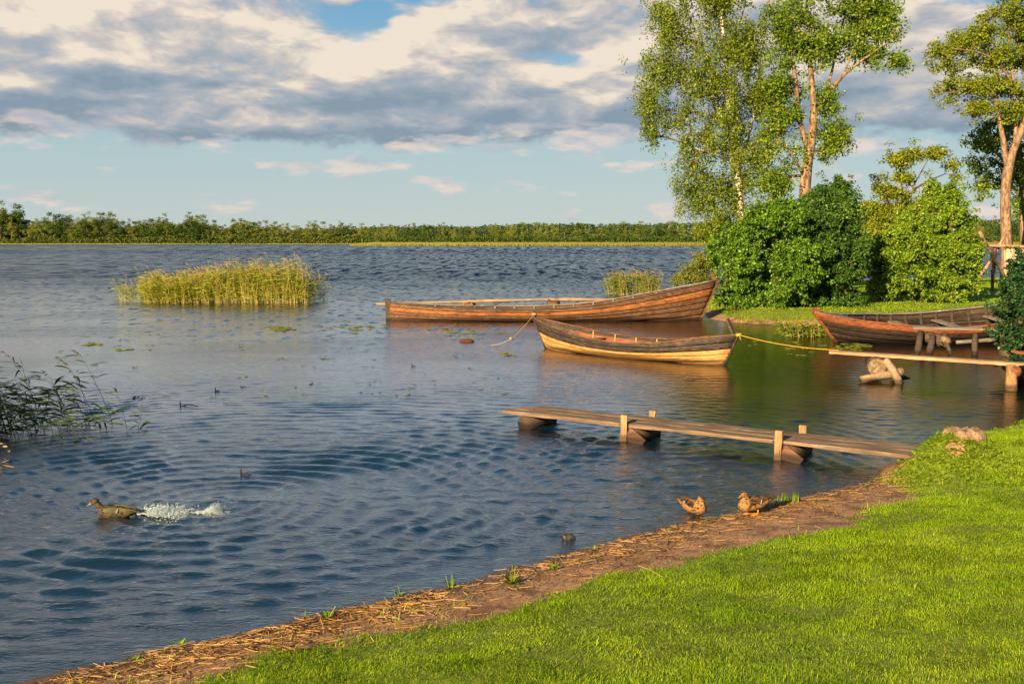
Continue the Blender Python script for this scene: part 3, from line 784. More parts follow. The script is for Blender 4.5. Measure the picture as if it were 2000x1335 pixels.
# ------------------------------------------------------------------ narrow plank walk on trestles
def narrow_walk():
    a, b = PL0, PL1; d = b - a; L = d.length; ang = math.atan2(d.y, d.x); tilt = -math.asin(d.z / L)
    o = empty('plank_walk', a, 0, 'long narrow sunlit plank on log trestles in front of the dark boat', 'footbridge', rot=(0, tilt, ang))
    m = MB(); m.beam((0, .15, 0), (L, .15, 0), .30, .062, nseg=30, jit=.003); m.build('plank', W_PLANK, o, bevel=.006)
    inv = (Matrix.Translation(a) @ Matrix.Rotation(ang, 4, 'Z') @ Matrix.Rotation(tilt, 4, 'Y')).inverted()
    def loc(p): return inv @ Vector(p)
    # trestle: thick log laid under the plank, propped on rough branches
    c0 = at(1713, 717, 20.75); c1 = c0 + Vector((.28, .95, .0))
    dd = (c1 - c0).normalized()
    lo = MB(); lo.tube([(0, 0, 0), (.5, 0, .01), (1.0, 0, 0)], [.185, .19, .18], 18, .02)
    q = lo.build('log', W_DARK, o, True); q.matrix_local = inv @ (Matrix.Translation(c0) @ Matrix.Rotation(math.atan2(dd.y, dd.x), 4, 'Z'))
    ce = MB(); ce.tube([(-.012, 0, 0), (.0, 0, 0)], [.178, .183], 18); e = ce.build('cut_end', W_END, q)
    def limb(p0, p1, r0, r1, mt=W_POLE, nm='leg', bend=.02):
        mm = cyl(loc(p0), loc(p1), r0, r1, 10, 5, .05, bend); return mm.build(nm, mt, o, True)
    limb(at(1728, 702, 20.75), at(1757, 752, 20.55), .075, .085)
    limb(at(1682, 741, 20.6), at(1762, 726, 20.75), .075, .10)
    limb(at(1745, 722, 21.3), at(1775, 745, 21.4), .08, .09, W_DARK)
    limb(at(1705, 735, 21.6), at(1700, 748, 21.7), .07, .08, W_DARK)
    # round post under the right end with a cross log
    limb(at(1981, 716, 19.75) + Vector((0, .12, 0)), onz(1981, 766) + Vector((0, .1, -.4)), .105, .12, W_POST, 'post', 0)
    limb(at(1982, 724, 19.75) + Vector((0, -.06, 0)), at(1982, 724, 19.75) + Vector((.2, .75, 0)), .105, .10, W_RED, 'cross_log', 0)
    limb(at(1996, 720, 20.35), onz(1996, 745) + Vector((0, 0, -.4)), .08, .09, W_DARK, 'post', 0)
    limb(at(1945, 712, 20.1), at(1940, 708, 20.6), .05, .05, W_DARK, 'peg', 0)
narrow_walk()

def rear_plank():
    a = at(1783, 640, 26.3); b = at(1990, 650, 25.6); d = b - a; ang = math.atan2(d.y, d.x); L = d.length
    o = empty('plank_walk', a, ang, 'weathered grey plank on a log trestle beside the dark open boat', 'footbridge')
    m = MB(); m.beam((0, .18, 0), (L, .20, 0), .34, .06, nseg=10, jit=.003); m.build('plank', W_GREY, o, bevel=.006)
    M = (Matrix.Translation(a) @ Matrix.Rotation(ang, 4, 'Z')).inverted()
    def limb(p0, p1, r0, r1, mt=W_DARK, nm='leg'):  # dark wood puts the shade on legs and log into their colour
        cyl(M @ p0, M @ p1, r0, r1, 10, 5, .05, .015).build(nm, mt, o, True)
    limb(at(1797, 656, 26.5), at(1842, 668, 26.1), .15, .17, nm='log')
    limb(at(1842, 668, 26.1), at(1844, 668.5, 26.05), .165, .16, W_END, 'cut_end')
    limb(at(1798, 648, 26.2), onz(1788, 694) + Vector((0, 0, -.3)), .08, .09)
    limb(at(1822, 656, 26.1), onz(1810, 696) + Vector((0, 0, -.3)), .08, .09)
    limb(at(1843, 648, 26.1), onz(1868, 693) + Vector((0, 0, -.3)), .05, .055)
    limb(at(1905, 650, 26.0), onz(1905, 694) + Vector((0, 0, -.3)), .07, .08, W_DARK)
rear_plank()
a = at(1868, 668, 25.9); b = at(1945, 663, 26.2)
tag(cyl(a, b, .05, .06, 8, 6, .04, .02).build('boat_pole', W_GREY, smooth=True), 'grey pole lying low over the water under the weathered plank', 'pole')

def far_walk():
    a = at(735, 594, 39.2); mid = at(1060, 584.5, 39.0); b = at(1215, 585, 38.8)
    o = empty('pole_walk', a, 0, 'very long pale pole on low log trestles behind the long orange brown boat', 'footbridge')
    m = MB(); P = [a.lerp(mid, i / 12) for i in range(12)] + [mid.lerp(b, i / 6) for i in range(7)]
    m.tube([p - a for p in P], [.06 + .015 * math.sin(i) for i in range(len(P))], 8, .03); m.build('pole', W_POLE, o, True)
    for (px, py, r_, w) in ((913, 598, .16, .0), (1080, 597, .20, .4)):
        c = at(px, py, 38.6) - a
        mm = MB(); mm.tube([c, c + Vector((.15, .9, 0))], [r_, r_ * .95], 12, .02); mm.build('log', W_DARK, o, True)
        mm = MB(); mm.tube([c + Vector((0, -.03, 0)), c], [r_ * .95, r_ * .98], 12); mm.build('cut_end', W_BROWN, o)
        for (dx, dx2) in ((-.12, -.28), (.14, .30)):
            mm = cyl(c + Vector((dx, .05, .12)), c + Vector((dx2, .1, -.75)), .05, .06); mm.build('leg', W_POLE, o, True)
        if w:
            mm = MB(); mm.beam(c + Vector((-.30, .1, -.3)), c + Vector((-.12, .1, .24)), .1, .12); mm.build('leg', W_DARK, o)
    mm = cyl(at(853, 590, 38.9) - a, at(853, 600, 38.9) - a, .03, .03); mm.build('peg', W_POLE, o, True)
far_walk()

# ------------------------------------------------------------------ net rack on the peninsula
def rack():
    Y = 58.0; base = at(1937, 583, 50)
    o = empty('net_rack', at(1943, 560, Y), 0, 'net drying rack of crossed poles with a pale net, beside the right tall tree', 'rack')
    c = o.location
    def pole(p, q, Ya, Yb, r_, mt=W_PLANK):
        cyl(at(*p, Ya) - c, at(*q, Yb) - c, r_, r_ * 1.1, 8, 6, .04, .03).build('pole', mt, o, True)
    pole((1913, 452), (1962, 540), 57, 58, .085); pole((1963, 458), (1912, 542), 58.5, 57.5, .085)
    pole((1944, 470), (1938, 560), 58, 58, .11, W_BROWN); pole((1908, 479), (2100, 486), 57.8, 57.8, .09)
    pole((2080, 462), (2050, 560), 58, 58, .1, W_BROWN)
    # net hung from the pole
    xs = np.linspace(0, 1, 40); zs = np.linspace(0, 1, 18); a = at(1961, 483, 57.9); b = at(2090, 487, 57.9); bot = at(1961, 556, 57.9).z
    V = []
    for zq in zs:
        for xq in xs:
            p = a.lerp(b, xq); p.z = a.z + (bot - a.z) * zq; p.y += .06 * math.sin(xq * 40) * (.3 + zq) ; p.x += .04 * math.sin(xq * 23 + zq * 2); V.append(p - c)
    F = [(i * 40 + j, i * 40 + j + 1, (i + 1) * 40 + j + 1, (i + 1) * 40 + j) for i in range(17) for j in range(39)]
    m_, g = mat_new('net_cord'); tc = g.n('ShaderNodeTexCoord').outputs['Object']
    f = g.noise(g.mapping(tc, (14, 3, 1.2)), 1.5, 5, .7); d_ = g.n('ShaderNodeBsdfDiffuse'); g.setin(d_.inputs[0], g.ramp(f, [(.35, (.34, .24, .16)), (.65, (.55, .42, .30))]))
    t_ = g.n('ShaderNodeBsdfTransparent'); mx = g.n('ShaderNodeMixShader'); mx.inputs[0].default_value = .82; g.nt.links.new(t_.outputs[0], mx.inputs[1]); g.nt.links.new(d_.outputs[0], mx.inputs[2])
    oo = g.n('ShaderNodeOutputMaterial'); g.nt.links.new(mx.outputs[0], oo.inputs[0])
    mb = MB(); mb.add(V, F); n_ = mb.build('net', m_, o, True)
    st = at(1937, 583, 49)
    st.z = gh(st.x, st.y) - .1
    tag(cyl(st, at(1938, 527, 49), .085, .07, 8, 6, .06, .04).build('wooden_stake', W_BROWN, smooth=True), 'short brown stake standing in the lit grass in front of the net rack', 'stake')
rack()

# ------------------------------------------------------------------ small things
def blob(name, c, size, mat, seed, rough=.22, parent=None, sub=3):
    import bmesh
    bm = bmesh.new(); bmesh.ops.create_icosphere(bm, subdivisions=sub, radius=1)
    r_ = np.random.default_rng(seed); k = r_.normal(0, 1, (6, 3)); ph = r_.uniform(0, 6, 6)
    for v_ in bm.verts:
        n_ = v_.co.copy(); d_ = 1 + rough * sum(math.sin(2.2 * n_.dot(Vector(k[i])) + ph[i]) for i in range(6)) / 2.4
        v_.co = Vector((n_.x * size[0] * d_, n_.y * size[1] * d_, n_.z * size[2] * d_))
    me = bpy.data.meshes.new(name); bm.to_mesh(me); bm.free()
    o = finish(name, me, mat, parent, True); o.location = c; return o
tag(blob('stone', onz(1108, 1051) + Vector((0, 0, .005)), (.062, .05, .05), STONE, 3), 'small wet black stone breaking the water near the bank', 'stone')
p = onz(912, 668); q = MB(); q.tube([p + Vector((-.22, 0, .0)), p + Vector((-.1, .02, .03)), p + Vector((.1, 0, .03)), p + Vector((.21, -.02, .0))], [.035, .07, .075, .03], 10, .08)
tag(q.build('driftwood', W_RED, smooth=True), 'short reddish piece of driftwood floating left of the tan boat', 'driftwood')
for (px, py, l_, lab) in ((368, 793, .35, 'thin dark twig floating in open water right of the shaded reeds'), (425, 765, .10, 'tiny dark twig tip poking up above the longer floating twig'), (808, 716, .10, 'tiny dark twig tip poking up left of the tan boat'), (481, 929, .16, 'dark scrap of weed above the swimming duck splash')):
    p = onz(px, py); q = MB(); q.tube([p + Vector((-l_ / 2, 0, -.01)), p + Vector((0, .02, .03)), p + Vector((l_ / 2, .0, .0))], [.008, .012, .006], 6)
    q.tube([p + Vector((-l_ * .4, 0, -.01)), p + Vector((-l_ * .42, .0, .09))], [.012, .008], 6); tag(q.build('twig', W_DARK, smooth=True), lab, 'twig')
a = at(1984, 687, 18.6); q = MB(); q.beam(a, a + Vector((1.1, .15, -.12)), .30, .05, nseg=4, jit=.004)
tag(q.build('board', W_RED, bevel=.006), 'end of a reddish board at the right edge above the narrow plank', 'board')

# ------------------------------------------------------------------ stump on the hump
def stump():
    c = Vector((MOUND.x + .08, MOUND.y - .02, gh(MOUND.x + .08, MOUND.y - .02)))
    m_, g = mat_new('rotten_wood'); tc = g.n('ShaderNodeTexCoord').outputs['Object']
    f = g.noise(g.mapping(tc, (18, 18, 3)), 1.6, 8, .7, .4); b_ = g.noise(tc, 6, 4, .6)
    col_ = g.ramp(g.m('ADD', g.m('MULTIPLY', f, .6), g.m('MULTIPLY', b_, .4)), [(.34, (.06, .026, .012)), (.5, (.22, .14, .08)), (.68, (.46, .34, .22))])
    principled(g, col_, .9, .1, f, 1.0, .02)
    o = empty('tree_stump', c + Vector((.02, .02, -.035)), 0, 'pale rotten tree stump on the grassy hump at the end of the jetty', 'tree stump')
    n = 30; rings = []
    lev = [(-.14, .27), (-.04, .245), (.03, .225), (.07, .205), (.10, .17)]
    ns = [rng.normal(0, .10) for _ in range(n)]
    for (z, r_) in lev:
        rings.append([Vector((r_ * (1 + ns[k] * (.6 + z * 4)) * math.cos(6.283 * k / n) * 1.15, r_ * (1 + ns[(k + 2) % n] * .8) * math.sin(6.283 * k / n), z + (.16 * ns[k] if z > .06 else 0) + .018 * math.sin(6.283 * k / n * 3))) for k in range(n)])
    m = MB(); m.loft(rings, True); m.build('bark', m_, o, True)
    top = rings[-1]; cc = Vector((0, 0, .09)); m = MB(); inner = [p * .55 + cc * .45 for p in top]
    m.loft([top, inner, [cc + (p - cc) * .1 for p in inner]], True, False); m.build('hollow_top', m_, o, True)
stump()
# ------------------------------------------------------------------ ducks
def feather_mat(name, dark, buff, scale=38, mixf=.5, spec=.2):
    m_, g = mat_new(name); tc = g.n('ShaderNodeTexCoord').outputs['Object']
    p = g.mapping(tc, (.55, 1.0, 1.0)); p = g.vm('ADD', p, g.vm('MULTIPLY', g.noise(tc, 18, 3, .5, out='Color'), (.03, .03, .03)))
    v_ = g.voro(p, scale); e = g.noise(tc, 70, 4, .7)
    f = g.m('ADD', g.m('MULTIPLY', v_, 1.25), g.m('MULTIPLY', g.m('SUBTRACT', e, .5), .5))
    c = g.ramp(f, [(mixf - .22, dark), (mixf + .12, buff)])
    principled(g, c, .7, spec, v_, .4, .004); return m_
F_BODY = feather_mat('feather_breast', (.016, .008, .004), (.24, .120, .040), 50, .52)
F_WING = feather_mat('feather_wing', (.008, .005, .003), (.085, .046, .020), 36, .66)
F_HEADM = feather_mat('feather_head', (.04, .02, .009), (.18, .10, .04), 70, .50)
F_CAP = plain('feather_cap', (.02, .012, .008), (.07, .04, .02), 60)
F_OLIVE = feather_mat('feather_shaded', (.008, .006, .004), (.060, .042, .023), 48, .58)  # swimming duck: shade put into the feather colour
F_DRY = plain('feather_olive_back', (.045, .042, .018), (.105, .095, .04), 30)  # its back, darkened the same way to look shaded
M_BILL = plain('bill_horn', (.12, .06, .015), (.34, .18, .04), 40, rough=.4, spec=.4)
M_FOOT = plain('foot_orange', (.45, .14, .02), (.62, .22, .03), 40, rough=.5)
M_EYE = plain('eye', (.004, .003, .002), (.01, .008, .006), 5, rough=.1, spec=.8)
M_WHITE = plain('speculum', (.20, .20, .25), (.45, .45, .48), 40)
def ellip(bm, c, r_, rot=None, sub=3):
    import bmesh
    M = Matrix.Translation(Vector(c)) @ (rot.to_matrix().to_4x4() if rot else Matrix.Identity(4)) @ Matrix.Diagonal((*r_, 1))
    bmesh.ops.create_icosphere(bm, subdivisions=sub, radius=1, matrix=M)
def fuse(name, spec, mat, parent, voxel=.006, smooth=6):
    """fuse overlapping ellipsoids (body, neck, head) into one continuous skin"""
    import bmesh
    bm = bmesh.new()
    for s_ in spec: ellip(bm, s_[0], s_[1], s_[2] if len(s_) > 2 else None)
    me = bpy.data.meshes.new(name + '_src'); bm.to_mesh(me); bm.free()
    o = bpy.data.objects.new(name, me); COL.objects.link(o)
    r_ = o.modifiers.new('r', 'REMESH'); r_.mode = 'VOXEL'; r_.voxel_size = voxel
    s_ = o.modifiers.new('s', 'SMOOTH'); s_.factor = .6; s_.iterations = smooth
    dg = bpy.context.evaluated_depsgraph_get(); me2 = bpy.data.meshes.new_from_object(o.evaluated_get(dg))
    bpy.data.objects.remove(o); bpy.data.meshes.remove(me)
    return finish(name, me2, mat, parent, True)
from mathutils import Euler
def chain(pts, rs, n=6):
    out = []
    for i in range(len(pts) - 1):
        for k in range(n):
            q = k / n; p = Vector(pts[i]).lerp(Vector(pts[i + 1]), q); r_ = rs[i] + (rs[i + 1] - rs[i]) * q; out.append((p, (r_, r_, r_)))
    return out
def duck(name, loc, rz, label, neck, head_dir, tilt=0.0, body=F_BODY, wing=F_WING, legs=False, scale=1.0, back=None, lift=.0, group=None):
    o = empty(name, loc, rz, label, 'duck', group); o.scale = (scale,) * 3
    Z = lift
    spec = [((0, 0, .062 + Z), (.150, .078, .066), Euler((0, tilt, 0))), ((.075, 0, .066 + Z + (-tilt) * .07), (.085, .074, .070)), ((-.10, 0, .072 + Z + tilt * .09), (.09, .056, .045), Euler((0, tilt + .15, 0))),
            ((-.165, 0, .085 + Z + tilt * .14), (.06, .036, .020), Euler((0, tilt + .2, 0)))]
    spec += chain([Vector(p) + Vector((0, 0, Z)) for p in neck[0]], neck[1])
    hp = Vector(neck[0][-1]) + Vector((0, 0, Z)); hd = Vector(head_dir).normalized(); hq = hd.to_track_quat('X', 'Z').to_euler()
    spec += [(hp + hd * .008, (.040, .028, .030), hq), (hp + hd * .030 + Vector((0, 0, -.006)), (.022, .017, .016), hq)]
    fuse('body', spec, body, o, .0055)
    M = Matrix.Translation(hp) @ hd.to_track_quat('X', 'Z').to_matrix().to_4x4()
    rings = []
    for (x, w, h_, z) in ((.036, .013, .014, -.003), (.052, .0115, .010, -.007), (.068, .0115, .006, -.011), (.086, .0125, .0035, -.014), (.094, .006, .002, -.015)):
        rings.append([M @ Vector((x, w * math.cos(a), z + h_ * math.sin(a))) for a in np.linspace(0, 2 * math.pi, 10, endpoint=False)])
    m = MB(); m.loft(rings, True, True); m.build('bill', M_BILL, o, True)
    for sy in (-1, 1):
        m = MB(); c = M @ Vector((.022, sy * .0235, .008)); blob('eye', c, (.0048,) * 3, M_EYE, 1, 0, o, 2)
    # dark cap
    cap = fuse('crown_cap', [(M @ Vector((.004, 0, .012)), (.036, .022, .0225), hq)], F_CAP if wing is F_WING else F_CAP, o, .005, 3)
    # folded wings, with a pale bar
    for sy in (-1, 1):
        rings = []
        for i in range(13):
            q = i / 12; x = .075 - .27 * q; hgt = .052 * math.sin(math.pi * min(1, .12 + q * .88)) ** .6 * (1 - .55 * q); yc = .060 * (1 - .62 * q ** 1.5) ; zc = .092 + Z + tilt * (-x) + .012 * q
            rings.append([Vector((x, sy * (yc + .026 * (1 - q * .6) * math.cos(a)), zc + hgt * .8 * math.sin(a))) for a in np.linspace(0, 2 * math.pi, 12, endpoint=False)])
        m = MB(); m.loft(rings if sy > 0 else [r_[::-1] for r_ in rings], True, True); wg = m.build('wing', wing if back is None else back, o, True)
        m = MB(); p = Vector((-.045, sy * .082, .085 + Z + tilt * .045)); m.beam(p, p + Vector((-.012, -sy * .012, .032)), .007, .005, up=(0, 1, 0)); m.build('wing_bar', M_WHITE, wg)
    # tail fan
    rings = []
    for i in range(7):
        q = i / 6; x = -.17 - .085 * q; w = .030 + .012 * q; t = .010 * (1 - q) + .002; z = .088 + Z + tilt * (-x) + .010 * q
        rings.append([Vector((x, w * math.cos(a), z + t * math.sin(a))) for a in np.linspace(0, 2 * math.pi, 10, endpoint=False)])
    m = MB(); m.loft(rings, True, True); m.build('tail', wing, o, True)
    if legs:
        for (sy, dx) in ((-1, .02), (1, -.025)):
            m = MB(); kx = -.005 + dx
            m.tube([(kx, sy * .034, Z + .03), (kx - .012, sy * .034, Z - .005), (kx + .002, sy * .034, .008)], [.014, .0075, .0065], 8)
            m.build('leg', M_FOOT, o, True)
            m = MB(); A_ = Vector((kx, sy * .034, .006)); tips = [A_ + Vector((.062 * math.cos(a), .062 * math.sin(a), 0)) for a in (-.5, 0, .5)]
            for t in tips: m.tube([A_, A_.lerp(t, .5) + Vector((0, 0, .003)), t], [.0065, .005, .003], 6)
            up = Vector((0, 0, .002)); k_ = len(m.v)
            m.add([A_ + up, tips[0] + up, tips[1] + up, tips[2] + up, A_ - up, tips[0] - up, tips[1] - up, tips[2] - up], [(0, 1, 2), (0, 2, 3), (4, 6, 5), (4, 7, 6)])
            m.build('foot', M_FOOT, o)
    return o
pd = drape(1470, 1005); pd.z = gh(pd.x, pd.y)
duck('duck', pd, R(196), 'brown speckled duck standing on the sand at the water\'s edge, head tucked low', ([(.080, 0, .10), (.098, .0, .145), (.100, .01, .176)], [.050, .034, .028]), (1, .35, -.10), .10, legs=True, scale=1.08, lift=.050, group='brown ducks at the bank')
pf = onz(1354, 1001)
duck('duck', (pf.x, pf.y, .004), R(-58), 'brown speckled duck floating in the shallows with its bill tucked into its breast', ([(.080, 0, .09), (.098, .0, .135), (.104, 0, .165)], [.050, .034, .028]), (1, -.2, -.75), 0, legs=False, scale=1.12, group='brown ducks at the bank')
ps = onz(226, 1006)
duck('duck', (ps.x, ps.y, -.042), R(176), 'dark duck swimming left with outstretched neck, trailing a white splash', ([(.10, 0, .075), (.150, 0, .115), (.185, 0, .165)], [.050, .030, .025]), (1, .05, -.28), -.04, body=F_OLIVE, wing=F_OLIVE, scale=1.18, back=F_DRY)

# ------------------------------------------------------------------ splash
def splash():
    m_, g = mat_new('spray'); p_ = principled(g, (.50, .60, .64, 1), .25, .5); p_.inputs['Transmission Weight'].default_value = .25
    r_ = np.random.default_rng(12); V = []; F = []
    ico = np.array([(1, 0, 0), (-1, 0, 0), (0, 1, 0), (0, -1, 0), (0, 0, 1), (0, 0, -1)], float)
    tri = [(0, 2, 4), (2, 1, 4), (1, 3, 4), (3, 0, 4), (2, 0, 5), (1, 2, 5), (3, 1, 5), (0, 3, 5)]
    def jet(c, n, sx, sy, sz, dirx, s0, s1):
        for _ in range(n):
            t = r_.random() ** .7; spread = .25 + t
            p = np.array(c) + np.array([dirx * t * sx + r_.normal(0, .3) * sx * .35, r_.normal(0, 1) * sy * spread, abs(r_.normal(0, 1)) * sz * (1 - (2 * t - .8) ** 2 * .8) * spread * .9])
            k = len(V); s_ = r_.uniform(s0, s1) * (1.2 - .6 * t); st = np.array([1.9, 1, .8]) if r_.random() < .5 else np.array([1, 1, 1.3])
            for q in ico: V.append(p + q * s_ * st * r_.uniform(.7, 1.3, 3))
            for f in tri: F.append([a_ + k for a_ in f])
    a = onz(265, 1003); jet((a.x, a.y, .02), 2600, .46, .075, .045, 1, .0020, .0075)
    jet((a.x + .03, a.y, .015), 1500, .50, .11, .022, 1, .004, .011)
    b = onz(405, 1000); jet((b.x, b.y, .015), 1000, .15, .05, .06, 1, .002, .0065); jet((b.x - .12, b.y, .0), 600, .32, .10, .02, 1, .002, .008)
    tag(mesh_np('splash', np.array(V), np.array(F), m_, smooth=True), 'white spray of water kicked up behind the swimming duck', 'splash', kind='stuff')
splash()
# ------------------------------------------------------------------ foliage
G_BIRCH = foliage_mat('leaf_birch', [(0.1, (.040, .072, .008)), (.45, (.125, .190, .014)), (.8, (.26, .30, .022))], .36)
G_ALDER = foliage_mat('leaf_alder', [(0.1, (.035, .080, .010)), (.45, (.115, .205, .016)), (.8, (.26, .32, .024))], .36)
G_MAPLE = foliage_mat('leaf_maple', [(0.1, (.042, .078, .008)), (.45, (.150, .205, .014)), (.8, (.31, .325, .022))], .36)
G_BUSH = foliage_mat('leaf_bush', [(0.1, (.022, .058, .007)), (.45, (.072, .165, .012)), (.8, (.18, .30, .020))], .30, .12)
G_BUSHK = foliage_mat('leaf_bush_dark', [(0.1, (.006, .020, .008)), (.45, (.018, .055, .018)), (.8, (.045, .110, .028))], .2, .12)  # leaves of a dark green shrub, their own colour
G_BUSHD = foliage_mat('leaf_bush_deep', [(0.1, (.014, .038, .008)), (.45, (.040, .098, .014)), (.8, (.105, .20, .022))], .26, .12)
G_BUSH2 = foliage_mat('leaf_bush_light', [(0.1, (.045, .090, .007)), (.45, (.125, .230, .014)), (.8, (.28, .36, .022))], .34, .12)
G_WILLOW = foliage_mat('leaf_willow', [(0.1, (.06, .08, .012)), (.45, (.15, .18, .025)), (.8, (.26, .27, .045))], .30)
G_FAR = foliage_mat('leaf_far', [(0.0, (.020, .048, .014)), (.30, (.052, .095, .020)), (.60, (.115, .155, .028)), (1.0, (.22, .225, .042))], .2, .02, objrand=.9)
G_REED = foliage_mat('reed_leaf', [(0.1, (.12, .17, .012)), (.5, (.26, .31, .020)), (.9, (.44, .40, .045))], .28)
G_BELT = foliage_mat('reed_belt_leaf', [(0.1, (.08, .09, .015)), (.5, (.15, .145, .025)), (.9, (.23, .20, .04))], .1)
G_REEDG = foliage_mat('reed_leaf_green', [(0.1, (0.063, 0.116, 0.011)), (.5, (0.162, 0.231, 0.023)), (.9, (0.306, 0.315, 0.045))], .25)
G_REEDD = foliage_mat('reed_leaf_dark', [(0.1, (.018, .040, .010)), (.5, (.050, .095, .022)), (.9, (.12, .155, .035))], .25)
G_GRASS = foliage_mat('grass_blade', [(0.05, (.060, .130, .004)), (.42, (.155, .265, .006)), (.75, (.28, .375, .010)), (.97, (.45, .42, .05))], .28, .04)
G_WEED = foliage_mat('weed_leaf', [(0.1, (.09, .16, .012)), (.6, (.19, .27, .02)), (.9, (.27, .32, .03))], .30, .12)
G_PAD = foliage_mat('lily_pad', [(0.1, (.05, .075, .012)), (.5, (.15, .18, .02)), (.9, (.26, .27, .03))], .05, .5, rough=.3)
G_STRAW = foliage_mat('straw', [(0.1, (.10, .050, .016)), (.45, (.32, .165, .055)), (.9, (.58, .37, .15))], .05)
def bark(name, c1, c2, c3, scale=1.0):
    m_, g = mat_new(name); tc = g.n('ShaderNodeNewGeometry').outputs['Position']
    f = g.noise(g.mapping(tc, (6 * scale, 6 * scale, 1.6 * scale)), 1.6, 8, .7, .4)
    principled(g, g.ramp(f, [(.36, c1), (.5, c2), (.64, c3)]), .9, .1, f, .9, .03); return m_
B_PINE = bark('bark_brown', (.055, .032, .018), (.19, .118, .072), (.35, .235, .155))
B_DARK = bark('bark_twig', (.03, .02, .012), (.09, .06, .035), (.17, .12, .075))
def birch_bark():
    m_, g = mat_new('bark_birch'); tc = g.n('ShaderNodeNewGeometry').outputs['Position']
    a = g.noise(g.mapping(tc, (1.5, 1.5, 9)), 1.4, 6, .7); b = g.noise(tc, 1.6, 5, .65)
    c = g.mix(g.ss(a, .50, .58), (.66, .55, .42, 1), (.05, .035, .025, 1)); c = g.mix(g.ss(b, .54, .64), c, (.13, .085, .05, 1))
    principled(g, c, .8, .1, a, .5, .01); return m_
B_BIRCH = birch_bark()

def leaf_mesh(C, n_per, spread, size, r_, droop=0.0, aspect=.62, flat=0.5, outw=1.3):
    """rhombic leaves scattered round the points C"""
    N = len(C) * n_per; c = np.repeat(C, n_per, 0)
    off = r_.normal(0, 1, (N, 3)); off /= np.linalg.norm(off, axis=1)[:, None] + 1e-9; off *= (r_.random((N, 1)) ** .45) * spread
    off[:, 2] *= .75 if not droop else 1.0
    if droop: off[:, 2] -= np.abs(r_.normal(0, 1, N)) * droop; off[:, :2] *= .8
    p = c + off
    a = r_.normal(0, 1, (N, 3)); a[:, 2] -= .35 + droop * 1.2; a /= np.linalg.norm(a, axis=1)[:, None]
    nrm = r_.normal(0, 1, (N, 3)); nrm[:, 2] += flat * 1.6; nrm += off / (spread + 1e-6) * outw
    w = np.cross(a, nrm); w /= np.linalg.norm(w, axis=1)[:, None] + 1e-9
    L = size * r_.uniform(.6, 1.35, (N, 1)); 
    up = np.cross(w, a) * L * .10
    V = np.stack([p, p + a * L * .45 + w * L * aspect * .5 + up, p + a * L, p + a * L * .45 - w * L * aspect * .5 + up], 1).reshape(-1, 3)
    return V, np.arange(N * 4).reshape(-1, 4)

def blob_points(blobs, n, r_, gap=0.0, shell=.45):
    """points spread through a union of ellipsoids, favouring their outsides; a noise field leaves gaps"""
    vol = np.array([b[1][0] * b[1][1] * b[1][2] for b in blobs]) ** .75; vol /= vol.sum(); out = []
    tries = 0
    while len(out) < n and tries < n * 40:
        tries += 1
        b = blobs[r_.choice(len(blobs), p=vol)]; d = r_.normal(0, 1, 3); d /= np.linalg.norm(d); q = r_.random() ** shell
        p = np.array(b[0]) + d * q * np.array(b[1])
        if gap:
            v_ = math.sin(p[0] * 2.1 + 1.3 * p[2]) + math.sin(p[1] * 2.3 - p[2] * 1.7 + 2) + math.sin(p[2] * 2.9 + p[0] * .7)
            if v_ < gap - 1.5 and r_.random() < .85: continue
        out.append(p)
    return np.array(out)

def grow(skel, targets, r_, rtwig=.012, bend=.18, maxr=.07, seg=5):
    """join every foliage clump to the nearest lower wood, longest reach last; returns tube specs"""
    nodes = []; parent = []; 
    for P in skel:
        base = len(nodes)
        for i, p in enumerate(P): nodes.append(np.array(p)); parent.append(base + i - 1 if i else -1)
    nskel = len(nodes)
    arr = np.array(nodes)
    d0 = np.array([np.min(np.linalg.norm(arr - t, axis=1)) for t in targets])
    load = {}; tw = []
    for idx in np.argsort(d0):
        t = targets[idx]; arr_ = np.array(nodes)
        dv = t - arr_; dist = np.linalg.norm(dv, axis=1) + np.maximum(0, -dv[:, 2]) * 1.1
        j = int(np.argmin(dist)); a = nodes[j]; prev = j
        side = r_.normal(0, 1, 3) * bend * np.linalg.norm(t - a) * .35; side[2] = abs(side[2]) * .6 + .05 * np.linalg.norm(t - a)
        ids = [j]
        for k in range(1, seg + 1):
            q = k / seg; p = a + (t - a) * q + side * math.sin(math.pi * q); nodes.append(p); parent.append(prev); prev = len(nodes) - 1; ids.append(prev)
        tw.append(ids)
    cnt = np.zeros(len(nodes))
    for ids in tw:
        k = ids[-1]
        while k >= 0: cnt[k] += 1; k = parent[k]
    rad = np.minimum(rtwig * np.sqrt(np.maximum(cnt, 1)), maxr)
    return [([nodes[i] for i in ids], [rad[ids[1]]] + [rad[i] for i in ids[1:]]) for ids in tw]

def dens_path(P, Rr, step=.5):
    oP, oR = [], []
    for i in range(len(P) - 1):
        a, b = np.array(P[i]), np.array(P[i + 1]); n = max(1, int(np.linalg.norm(b - a) / step))
        for k in range(n): oP.append(a + (b - a) * k / n); oR.append(Rr[i] + (Rr[i + 1] - Rr[i]) * k / n)
    oP.append(np.array(P[-1])); oR.append(Rr[-1])
    # relax the corners
    A = np.array(oP)
    for _ in range(3): A[1:-1] = .5 * A[1:-1] + .25 * (A[:-2] + A[2:])
    return [a for a in A], oR

def px_blobs(bl, Y, depth=.8):
    out = []
    for b in bl:
        cx, cy, rx, ry = b[:4]; dy = b[4] if len(b) > 4 else 0.0; c = at(cx, cy, Y + dy); k = (Y + dy) / FPX
        out.append((tuple(c), (rx * k, max(rx, ry) * k * depth, ry * k)))
    return out

